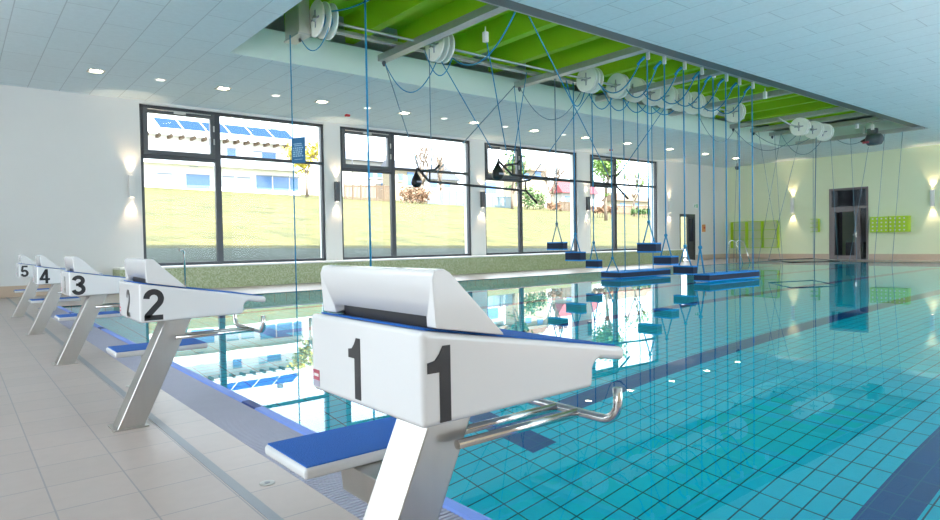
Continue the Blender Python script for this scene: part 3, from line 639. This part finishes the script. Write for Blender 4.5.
for i, (a, b, l) in enumerate(DG): cord('bar_rope', [a, b], .011, l, CORDT if i in (0, 1, 4) else CORD, 'slanting cords of the training bars')
cord('slack_rope', sag((10.9, 11.42, 4.80), (12.0, 10.4, 4.66), .75), .010, 'drooping cord from the second beam end to the reel cluster', CORDT)
for i, (x, e) in enumerate(((7.05, 11.42), (10.9, 11.42), (21.0, 11.42), (22.4, 11.42), (23.8, 11.42))):
    o = MB().lathe([(.03, 0), (.045, -.05), (.02, -.11)], (x, e, ZR - .06), 'z', 10).build('cord_eyelet', MOTORM); tag(o, 'dark eyelet under the window side tip of the %s cross beam' % ['first', 'second', 'fifth', 'sixth', 'seventh'][i], 'eyelet', 'eyelets at the beam tips')
# thin cords toward the far wall; bottom ends carry the floating frame
FRM = [(19.2, 9.35, .33), (21.1, 8.85, .33), (18.9, 7.25, .33), (17.6, 7.95, .33)]
t = thing('suspended_rig', (19.2, 8.35, .33), 'thin dark square frame hanging low over the water before the brown door', 'frame')
for i in range(4): MB().tube([FRM[i], FRM[(i + 1) % 4]], .016, 8).build('side', BARM, t)
FC = [((21.1, 11.32, 4.7), (25.5, 13.9, .0), 'thin far cord hanging left of the green shelf, from the fifth beam tip'),
      ((23.3, 10.86, 4.78), (25.5, 12.85, .0), 'thin far cord slanting left across the green shelf'),
      ((22.36, 11.22, 4.78), (25.5, 11.92, .0), 'thin far cord slanting right across the green shelf'),
      ((23.5, 11.2, 4.78), (25.7, 11.95, .0), 'thin nearly vertical far cord at the right end of the green shelf'),
      ((20.97, 9.16, 4.25), (19.2, 9.35, .33), 'thin cord from the left far reel down to the left corner of the hanging frame'),
      ((21.94, 9.10, 4.25), (25.4, 10.62, .0), 'thick pale blue far cord hanging before the small green rack'),
      ((22.0, 9.22, 4.25), (21.1, 8.85, .33), 'thin cord from the middle far reel down to the hanging frame'),
      ((22.70, 8.96, 4.22), (25.5, 9.82, .0), 'thin far cord from the right far reel before the brown door'),
      ((25.4, 9.35, 4.57), (25.5, 9.18, .0), 'thin far cord hanging before the middle of the brown door'),
      ((25.2, 8.70, 4.15), (25.5, 9.45, .0), 'thin far cord hanging from the winch motor'),
      ((25.5, 8.29, 4.57), (25.5, 8.63, .0), 'thin far cord hanging right of the brown door before the dotted cabinet'),
      ((25.5, 7.75, 4.57), (25.5, 8.07, .0), 'rightmost thin far cord hanging before the dotted cabinet')]
for a, b, l in FC: cord('far_rope', [a, b], .016 if 'thick' in l else .0075, l, CORDT, 'thin cords near the far wall')
FS = [((21.0, 11.4, 4.77), (20.97, 9.3, 4.25), .60, 'drooping far cord from the fifth beam tip to the left far reel'), ((22.4, 11.4, 4.77), (21.96, 9.3, 4.25), .35, 'drooping far cord from the sixth beam tip to the middle far reel'), ((23.6, 11.0, 4.77), (22.73, 9.25, 4.25), .60, 'drooping far cord from the seventh beam tip to the right far reel'), ((16.8, 10.2, 4.6), (20.9, 11.3, 4.76), .62, 'drooping cord between the reel cluster and the fifth beam tip'), ((25.4, 9.8, 4.57), (25.3, 8.98, 4.38), .12, 'short drooping cord beside the winch motor')]
for a, b, d_, l in FS: cord('slack_rope', sag(a, b, d_), .010, l, CORDT, 'drooping cords near the far wall')
for i, (x, y) in enumerate(((23.9, 8.6), (24.7, 8.4), (25.4, 8.9), (16.7, 8.2), (7.66, 8.9))):
    o = MB().box(x - .04, x + .04, y - .04, y + .04, ZR - .2, ZR - .02).tube([(x, y, ZR - .02), (x, y, ZR + .08)], .012).build('cord_clip', CLIPM, None)
    tag(o, ['white clip left of the far three near the last cross beams', 'white clip in the middle of the far three near the last cross beams', 'white clip right of the far three beside the winch motor', 'white clip below the fourth cross beam near the hook rail', 'white clip below the first cross beam beside the second reel'][i], 'clip', 'loose white clips of the hoist frame')
# blue pennant sign clipped to the thin winch cord
t = thing('hanging_sign', (4.57, 10.4, 2.4), 'small dark blue sign panel hanging from the thin winch cord before the first window', 'sign')
a, b_ = V((4.56, 10.42, 0)), V((4.69, 10.165, 0)); u = (b_ - a); nrm = V((-u.y, u.x, 0)).normalized() * .004
def quad(mb, s0, s1, z0, z1, off):
    pts = [a + u * s0 + V((0, 0, z0)), a + u * s1 + V((0, 0, z0)), a + u * s1 + V((0, 0, z1)), a + u * s0 + V((0, 0, z1))]
    mb.hull([p - nrm * off for p in pts], [p + nrm * off for p in pts])
mb = MB(); quad(mb, 0, 1, 2.415, 2.85, 1); mb.build('panel', SIGNB, t)
mb = MB(); random.seed(3)
for r, (s0, s1) in enumerate(((.15, .75), (.2, .8))): quad(mb, s0, s1, 2.735 - r * .03, 2.748 - r * .03, 1.4)
for r in range(5):
    s = .12
    while s < .78:
        l = random.uniform(.06, .16); quad(mb, s, min(.85, s + l), 2.66 - r * .034, 2.682 - r * .034, 1.4); s += l + .05
quad(mb, .2, .8, 2.475, 2.483, 1.4); mb.build('print', SIGNT, t)
MB().tube([(4.56, 10.42, 2.83), (4.62, 10.52, 2.83), (4.66, 10.60, 2.83)], .008, 6).build('hanger', BARM, t)

# ------------------------------------------------------------------ far wall furniture, ladders
t = thing('wall_shelf', (XF, 15.57, .53), 'wide lime green wall shelf with three bays and three rows on the far wall', 'shelf')
sx0 = XF - .25; MB().box(XF - .015, XF - .0, 14.40, 16.74, .53, 1.83).build('back_panel', LIMED, t)
for y in (14.40, 15.18, 15.96, 16.74): MB().box(sx0, XF - .015, max(14.40, y - .02), min(16.74, y + .02), .53, 1.83).build('side_panel', LIME, t)
for z in (.53, .96, 1.39, 1.81): MB().box(sx0 + .01, XF - .015, 14.42, 16.72, z, z + .022).build('shelf_board', LIME, t)
t = thing('wall_cabinet', (XF, 9.73, 1.15), 'lime green wall cabinet with white dot holes right of the brown door', 'cabinet')
MB().box(XF - .36, XF, 9.03, 10.42, 1.16, 1.82).build('body', LIME, t, bevel=.006)
mb = MB()
for r in range(4):
    for c in range(8):
        mb.lathe([(.032, -.006), (.032, 0)], (XF - .36, 9.16 + c * .165, 1.25 + r * .16), 'x', 10)
mb.build('dot_pattern', SCONW, t)
MB().box(XF - .365, XF - .36, 9.715, 9.73, 1.16, 1.82).build('door_gap', mat('dark_lime', (.12, .2, .01), .5), t)
t = thing('wall_rack', (XF, 12.66, 1.23), 'small lime green wall rack with shelves left of the brown door', 'rack')
MB().box(XF - .02, XF, 12.57, 12.93, 1.24, 1.84).build('back_panel', LIMED, t)
for z in (1.24, 1.44, 1.64, 1.82): MB().box(XF - .18, XF - .02, 12.57, 12.93, z, z + .02).build('shelf_board', LIME, t)
MB().box(XF - .18, XF - .02, 12.57, 12.59, 1.26, 1.82).build('side_panel', LIME, t)
def hoop(x, y, h, reach, mb, r=.02):
    pts = [(x, y + .35, .0), (x, y + .35, h * .8)] + [(x, y + .35 - .18 * (1 - math.cos(math.radians(a))), h * .8 + h * .2 * math.sin(math.radians(a))) for a in range(20, 91, 14)]
    pts += [(x, y, h * .9), (x, y - reach * .5, h * .45), (x, y - reach, -.02)]
    mb.tube(pts, r, 10)
LX, LYY = 25.0, 13.48
t = thing('pool_ladder', (LX, LYY, 0), 'polished steel pool ladder rails at the far left pool edge', 'ladder')
for dx in (0, .6):
    mb = MB(); hoop(LX + dx, LYY, .93, .25, mb); mb.build('handrail', CHROME, t)
MB().box(LX, LX + .6, LYY - .25, LYY - .17, -.16, -.13).build('step', CHROME, t)
t = thing('entry_rail', (3.62, 13.6, 0), 'upright polished steel hand rail at the pool edge behind block 2', 'rail')
MB().tube([(3.63, 13.62, 0), (3.63, 13.62, .86), (3.62, 13.61, .93), (3.58, 13.58, .965), (3.52, 13.54, .965)], .02, 10).build('rail', CHROME, t); MB().lathe([(.05, 0), (.05, .012)], (3.63, 13.62, 0), 'z', 16).build('rosette', CHROME, t)

# ------------------------------------------------------------------ outdoors
GRASS = bpy.data.materials.new('dry_spring_grass'); GRASS.use_nodes = True
nt = GRASS.node_tree; N = nt.nodes; L = nt.links; bs = N['Principled BSDF']; bs.inputs['Roughness'].default_value = .9
tc = N.new('ShaderNodeTexCoord'); n1 = N.new('ShaderNodeTexNoise'); n1.inputs['Scale'].default_value = .7; n1.inputs['Detail'].default_value = 8; n1.inputs['Roughness'].default_value = .75; L.new(tc.outputs['Object'], n1.inputs['Vector'])
cr = N.new('ShaderNodeValToRGB'); L.new(n1.outputs['Fac'], cr.inputs[0]); e = cr.color_ramp.elements
e[0].position = .3; e[0].color = (.016, .024, .004, 1); e[1].position = .72; e[1].color = (.17, .125, .036, 1); q = e.new(.5); q.color = (.066, .066, .012, 1)
L.new(cr.outputs[0], bs.inputs['Base Color'])
n2 = N.new('ShaderNodeTexNoise'); n2.inputs['Scale'].default_value = 14; n2.inputs['Detail'].default_value = 5; L.new(tc.outputs['Object'], n2.inputs['Vector']); bp = N.new('ShaderNodeBump'); bp.inputs['Strength'].default_value = .8; bp.inputs['Distance'].default_value = .12
L.new(n2.outputs['Fac'], bp.inputs['Height']); L.new(bp.outputs[0], bs.inputs['Normal'])
def gz(x, y):
    t = max(0, y - 20.7)
    return .55 + .14 * (min(y, 20.7) - 17.5) + .148 * t - .0012 * t * t * .2 - (.019 * max(-6, min(x, 110) - 6)) * min(1, max(0, (y - 17.5) / 3.2))
GRASS_SHADE = mat('shaded_grass_strip', (.014, .030, .020), .9, var=.7, scale=2.2, bump=.8, stretch=(3, .6, 1))  # building's shade along the lawn foot, put into the ground colour
f = MB(); gx = [-60 + 5 * i for i in range(45)]; gy = [17.56, 18.5, 20, 20.7] + [22 + 2.5 * i for i in range(18)] + [75, 100, 140]
hg = lambda x, y: gz(x, min(y, 66))
rows = [[f.b.verts.new((x, y, hg(x, y))) for x in gx] for y in gy]
for a, b in zip(rows, rows[1:]):
    f.use(GRASS_SHADE if a[0].co.y < 20.5 else GRASS)
    for i in range(len(gx) - 1):
        q = f.b.faces.new((a[i], a[i + 1], b[i + 1], b[i])); q.smooth = True; q.material_index = f.mi
o = f.build('grass_slope', None); tag(o, 'sunlit dry grass slope rising behind the windows', 'lawn', None, 'structure')
o = MB().box(-140, XB - .4, -90, 120, -.4, -.25).build('forecourt', mat('pale_paving', (.5, .5, .5), .8)); o['kind'] = 'structure'; tag(o, 'pale paving outside the rear windows', 'paving')
o = MB().box(25.0, 29.6, W + .41, 21.5, .05, .1)
o = o.build('door_path', mat('pale_path', (.62, .6, .57), .8)); tag(o, 'pale path outside the small outside door', 'path', None, 'structure')

HW = mat('white_render', (.80, .79, .77), .8, var=.02); HC = mat('cream_render', (.34, .29, .21), .8, var=.03); HW2 = mat('pale_render', (.36, .35, .33), .8, var=.03); HGREY = mat('grey_roof', (.11, .12, .15), .7, var=.08); HRED = mat('red_roof_tile', (.20, .035, .045), .7, var=.15, scale=3)
HWOOD = mat('weathered_wood', (.13, .09, .06), .8, var=.2, scale=4); PANEL = mat('solar_glass', (.010, .035, .20), .6, var=.1, spec=.08); HGL = mat('blue_window_glass', (.10, .20, .42), .12, var=.1); HGD = mat('dark_window_glass', (.03, .04, .07), .3); SHUT = mat('shutter_grey', (.22, .25, .31), .6); RAILG = mat('balcony_glass', (.55, .63, .74), .2)
def rect(mb, x0, x1, y0, y1, Y, d0, d1):     # facade rectangle given by two photo corners on the plane Y
    p, q = at(x0, y0, Y), at(x1, y1, Y); mb.box(min(p.x, q.x), max(p.x, q.x), Y - d0, Y + d1, min(p.z, q.z), max(p.z, q.z)); return mb
Y1 = 60.0
t = thing('house', tuple(V((20, Y1, 6))), 'white two storey house with six solar panels, seen through the first window', 'house')
rb = at(299, 146, Y1); lb = at(60, 200, Y1)
MB().box(lb.x, rb.x, Y1, Y1 + 9, 4.0, rb.z).build('wall', HW, t)
zr = rb.z; xl, xr = lb.x - .6, at(297, 150, Y1).x + .9
MB().hull([(xl, Y1 - 1.4, zr - .1), (xr, Y1 - 1.4, zr - .1), (xr, Y1 + 4.5, zr + 1.0), (xl, Y1 + 4.5, zr + 1.0)], [(xl, Y1 - 1.4, zr + .2), (xr, Y1 - 1.4, zr + .2), (xr, Y1 + 4.5, zr + 1.2), (xl, Y1 + 4.5, zr + 1.2)]).build('roof', HW, t)
mb = MB(); x = xl + .3
for k in range(22): MB.box(mb, xr - .5 - k * .95, xr - .32 - k * .95, Y1 - 1.2, Y1, zr - .38, zr - .1)
mb.build('rafter_ends', HWOOD, t)
xp = [at(x, 135, Y1).x for x in (157, 181, 204.5, 227.5, 249.5, 270.5, 291)]
for k in range(6):
    a_, b2 = xp[k] + .06, xp[k + 1] - .12; y0_, z0_ = Y1 - .9, zr + .42; y1_, z1_ = Y1 + .3, zr + 1.38
    MB().hull([(a_, y0_, z0_), (b2, y0_, z0_), (b2 - .25, y1_, z1_), (a_ - .25, y1_, z1_)], [(a_, y0_, z0_ + .06), (b2, y0_, z0_ + .06), (b2 - .25, y1_, z1_ + .06), (a_ - .25, y1_, z1_ + .06)]).build('solar_panel', PANEL, t)
for (x0, x1, y0, y1, m) in ((160, 173, 152, 160, HGL), (189, 198, 153, 167, HGL), (227, 236, 148, 164, HGL), (253, 262, 151, 166, RAILG), (262, 276, 152, 166, HGL), (157, 172, 173, 181, RAILG), (186, 210, 174, 189, HGL), (222, 234, 176, 186, RAILG), (237, 250, 177, 187, RAILG), (256, 272, 175, 190, HGL), (273, 289, 176, 191, HGL), (290, 298, 177, 191, HGL)):
    wn = rect(MB(), x0, x1, y0, y1, Y1, .04, .06).build('window', m, t); rect(MB(), x0, x1, y0 - .3, y0 + 1.6, Y1, .10, .02).build('shutter_box', SHUT, wn)
mb = MB(); p, q = at(120, 165.5, Y1), at(298, 172, Y1); mb.box(p.x - 6, q.x, Y1 - 1.2, Y1, q.z - .05, q.z + .12); mb.build('balcony_slab', HW, t)
MB().box(p.x - 6, q.x, Y1 - 1.2, Y1 - 1.15, q.z + .12, q.z + .9).build('balcony_rail', RAILG, t)
MB().box(at(288, 130, Y1).x - .35, at(288, 130, Y1).x + .1, Y1 + 3, Y1 + 3.5, zr + 1.5, zr + 2.6).build('chimney', HGREY, t)

def gable(name, x0, x1, ybase, yeave, yridge, Y, dep, wm, rm, label, wins=(), along=True):
    p, q = at(x0, yeave, Y), at(x1, ybase, Y); zt_, zb = p.z, min(at(x0, ybase, Y).z, q.z) - 1.5; zr_ = at((x0 + x1) / 2, yridge, Y).z
    h = thing(name, (p.x, Y, zb), label, 'house')
    MB().box(p.x, q.x, Y, Y + dep, zb, zt_).build('wall', wm, h)
    if along: MB().prism_yz([(Y - .5, zt_ - .1), (Y + dep / 2, zr_), (Y + dep + .5, zt_ - .1)], p.x - .4, q.x + .4).build('roof', rm, h)
    else: MB().prism_xz([(p.x - .5, zt_ - .1), ((p.x + q.x) / 2, zr_), (q.x + .5, zt_ - .1)], Y - .3, Y + dep).build('roof', rm, h)
    for w in wins:
        wn = rect(MB(), *w, Y, .05, .05).build('window', HGD if len(wins) > 3 else HGL, h); p2, q2 = at(w[0], w[2], Y), at(w[1], w[3], Y); MB().box(p2.x - .1, q2.x + .1, Y - .1, Y - .05, q2.z - .12, q2.z).build('sill', HW, wn)
    return h
gable('house', 336, 388, 198, 158, 150, 66, 2.5, HW2, HGREY, 'white house with blue windows behind the left part of the second window', [(368, 373, 170, 178), (377, 382, 170, 178), (381, 386, 183, 189)])
gable('house', 394, 424, 200, 167, 160, 62, 2.5, HC, HGREY, 'cream house with low grey roof seen in the middle of the second window', [(407, 414, 172, 186), (398, 403, 174, 181)])
gable('house', 424, 458, 200, 178, 163, 68, 3, HW2, HGREY, 'pale house with blue grey gable roof at the right of the second window', [(430, 437, 182, 188), (444, 450, 182, 188)], False)
gable('house', 484, 502, 200, 172, 168, 64, 2.5, HW2, HWOOD, 'white house with brown roof at the left of the third window', [(485, 496, 182, 194)])
gable('house', 516, 546, 204, 169, 161, 72, 3, HC, HWOOD, 'tall cream house with wide roof in the middle of the third window', [(535, 541, 171, 178), (523, 529, 173, 180)])
gable('house', 562, 596, 210, 192, 181, 66, 2, HW2, HRED, 'white house with red tiled roof at the right of the third window', [(565, 570, 196, 202), (574, 579, 196, 202)])
gable('house', 616, 650, 210, 200, 193, 76, 3, HC, HWOOD, 'low brown roofed house at the right of the fourth window', [(620, 625, 203, 207), (633, 638, 203, 207)])
def fence(x0, x1, ytop, ybot, Y, m, label, n):
    a_, b2 = at(x0, ybot, Y), at(x1, ybot, Y); h = at(x0, ytop, Y).z - a_.z
    t = thing('fence', tuple(a_), label, 'fence', 'garden fences at the top of the slope')
    mb = MB(); n2 = n * 6
    for k in range(n2):
        p = a_.lerp(b2, (k + .5) / n2); w = (b2 - a_).length / n2 * .3; mb.box(p.x - w, p.x + w, Y, Y + .04, p.z - .6, p.z + h * .94)
    mb.build('pickets', m, t)
    MB().hull([a_ + V((0, .05, h * .8)), b2 + V((0, .05, h * .8)), b2 + V((0, .1, h * .8)), a_ + V((0, .1, h * .8))], [a_ + V((0, .05, h * .9)), b2 + V((0, .05, h * .9)), b2 + V((0, .1, h * .9)), a_ + V((0, .1, h * .9))]).build('rail', m, t)
    for k in range(n + 1):
        p = a_.lerp(b2, k / n); MB().box(p.x - .06, p.x + .06, Y - .06, Y + .06, p.z - .8, p.z + h).build('post', m, t)
FW = mat('pale_blue_fence', (.15, .23, .28), .6)
fence(428, 471, 190, 202, 57, FW, 'pale blue picket fence outside the right half of the second window', 6)
fence(345, 392, 184, 198, 57, HWOOD, 'brown wooden fence outside the left half of the second window', 6)
fence(486, 512, 196, 204, 57, FW, 'pale fence outside the left half of the third window', 4)
fence(560, 578, 201, 210, 57, HWOOD, 'brown fence below the red roofed house', 4)
fence(617, 652, 205, 214, 57, HWOOD, 'low brown fence outside the fourth window', 5)

BARK = mat('grey_brown_bark', (.17, .13, .10), .9, var=.2, scale=12); LEAF = mat('spring_leaves', (.13, .24, .05), .7, var=.4, scale=1.5); LEAFD = mat('dark_hedge_leaves', (.06, .12, .035), .7, var=.4, scale=1.5); LEAFY = mat('yellow_leaves', (.42, .36, .05), .7, var=.3, scale=1.5); BROWNL = mat('brown_twigs', (.22, .13, .08), .8, var=.3)
def grow(mb, p, d, ln, r, lev, tips, rnd):
    q = p + d * ln; mid = p.lerp(q, .5) + V((rnd.uniform(-1, 1), rnd.uniform(-1, 1), 0)) * ln * .06
    mb.tube([p, mid, q], r, 5, True, r * .62); tips.append(q)
    if lev == 0: return
    for k in range(3):
        nd = (d + V((rnd.uniform(-1, 1), rnd.uniform(-1, 1), rnd.uniform(-.1, .7))) * .62).normalized(); grow(mb, p.lerp(q, rnd.uniform(.6, 1)), nd, ln * rnd.uniform(.55, .75), r * .58, lev - 1, tips, rnd)
def leaves(tips, n, spread, size, m, parent, rnd, name='foliage'):
    mb = MB()
    for k in range(n):
        c = rnd.choice(tips) + V((rnd.gauss(0, 1), rnd.gauss(0, 1), rnd.gauss(0, 1))) * spread; a_ = V((rnd.gauss(0, 1), rnd.gauss(0, 1), rnd.gauss(0, 1))).normalized(); b2 = a_.orthogonal().normalized() * size * rnd.uniform(.6, 1.2); c2 = a_.cross(b2) * .6
        mb.face([c - b2, c + c2, c + b2, c - c2])
    return mb.build(name, m, parent)
def tree(px, pyb, pyt, Y, label, seed, lm=None, nl=500, spread=.5, lev=4, size=.22, name='tree', r=.16):
    rnd = random.Random(seed); b0 = at(px, pyb, Y); b0.z -= .6; H = at(px, pyt, Y).z - b0.z
    t = thing(name, tuple(b0), label, 'tree'); mb = MB(); tips = []
    grow(mb, b0, V((0, 0, 1)), H * .36, r, lev, tips, rnd); mx = max(q.z for q in tips); k = H / (mx - b0.z)
    for v in mb.b.verts: v.co = b0 + V(((v.co.x - b0.x) * min(k, 1.1), (v.co.y - b0.y) * min(k, 1.1), (v.co.z - b0.z) * k))
    tips = [b0 + V(((q.x - b0.x) * min(k, 1.1), (q.y - b0.y) * min(k, 1.1), (q.z - b0.z) * k)) for q in tips]
    mb.build('trunk', BARK, t)
    if lm: leaves([q for q in tips if q.z > b0.z + H * .3], nl, spread, size, lm, t, rnd)
    return t
def bush(x0, x1, pyb, pyt, Y, m, label, seed, name='shrub', n=700, size=.18):
    rnd = random.Random(seed); a_, b2 = at(x0, pyb, Y), at(x1, pyb, Y); h = at(x0, pyt, Y).z - a_.z
    t = thing(name, tuple(a_.lerp(b2, .5)), label, 'shrub'); mb = MB(); tips = []
    for k in range(9):
        p = a_.lerp(b2, (k + .5) / 9); d = V((rnd.uniform(-.25, .25), rnd.uniform(-.3, .3), 1)) * h * rnd.uniform(.6, .85); mb.tube([p - V((0, 0, .7)), p + d], .04, 5, True, .015); tips += [p + d * s for s in (.3, .55, .8, 1)]
    mb.build('stems', BARK, t); leaves(tips, n, h * .14, size, m, t, rnd)
tree(423, 200, 140, 60, 'bare tree rising behind the second window, left of two', 1, lev=5, r=.26)
tree(441, 200, 150, 62, 'bare tree rising behind the second window, right of two', 2, lev=5, r=.26)
tree(307, 190, 146, 55.5, 'narrow yellow leaved tree right of the solar panel house', 3, LEAFY, 420, .35, 3, .25)
tree(512, 206, 158, 55, 'brown green narrow tree beside the mullion of the third window', 4, LEAFD, 500, .4, 3, .25)
tree(606, 214, 152, 38, 'leafy light green tree filling the left of the fourth window', 5, LEAF, 2600, .5, 4, .15, r=.16)
tree(552, 208, 165, 60, 'bare grey tree left of the red roofed house', 6, lev=5, r=.26)
tree(634, 214, 168, 52, 'thin sparse tree at the right of the fourth window', 7, LEAF, 260, .5, 4, .18)
bush(524, 545, 208, 188, 56, LEAFD, 'dark green shrub below the tall cream house', 11)
bush(548, 561, 209, 203, 55, BROWNL, 'low brown hedge left of the red roofed house', 12)
bush(404, 428, 203, 187, 56, BROWNL, 'brown twiggy hedge before the cream house', 13)
bush(593, 616, 213, 206, 45, BROWNL, 'low brown hedge at the foot of the leafy tree', 14)
bush(630, 654, 214, 209, 50, LEAFD, 'low dark hedge at the right of the fourth window', 15)
t = thing('antenna_mast', tuple(at(352, 160, 64)), 'thin roof antenna seen through the top left pane of the second window', 'antenna')
p = at(352, 152, 64); MB().tube([p - V((0, 0, 2.5)), p + V((0, 0, .3))], .05, 6).build('mast', HGREY, t); MB().tube([p + V((-.5, 0, .25)), p + V((.5, 0, .25))], .04, 6).tube([p + V((-.35, 0, .05)), p + V((.35, 0, .05))], .04, 6).build('arms', HGREY, t)

# ------------------------------------------------------------------ light
w = bpy.data.worlds.new('sky'); S.world = w; w.use_nodes = True; bg = w.node_tree.nodes['Background']; bg.inputs['Color'].default_value = (.84, .92, 1, 1); bg.inputs['Strength'].default_value = 2.0
sd = bpy.data.lights.new('sun', 'SUN'); sd.energy = 8; sd.angle = math.radians(.53); sd.color = (1, .95, .86)
so = bpy.data.objects.new('sun', sd); COL.objects.link(so); so.rotation_euler = V((-.25, -1.0, 1.45)).to_track_quat('Z', 'Y').to_euler()
S.view_settings.view_transform = 'Standard'; S.view_settings.look = 'None'; S.view_settings.gamma = 1; S.view_settings.exposure = 1.6
S.cycles.use_denoising = True; S.cycles.max_bounces = 16; S.cycles.diffuse_bounces = 8; S.cycles.glossy_bounces = 6; S.cycles.transmission_bounces = 10; S.cycles.transparent_max_bounces = 12
S.cycles.sample_clamp_indirect = 8; S.cycles.caustics_reflective = True; S.cycles.caustics_refractive = True
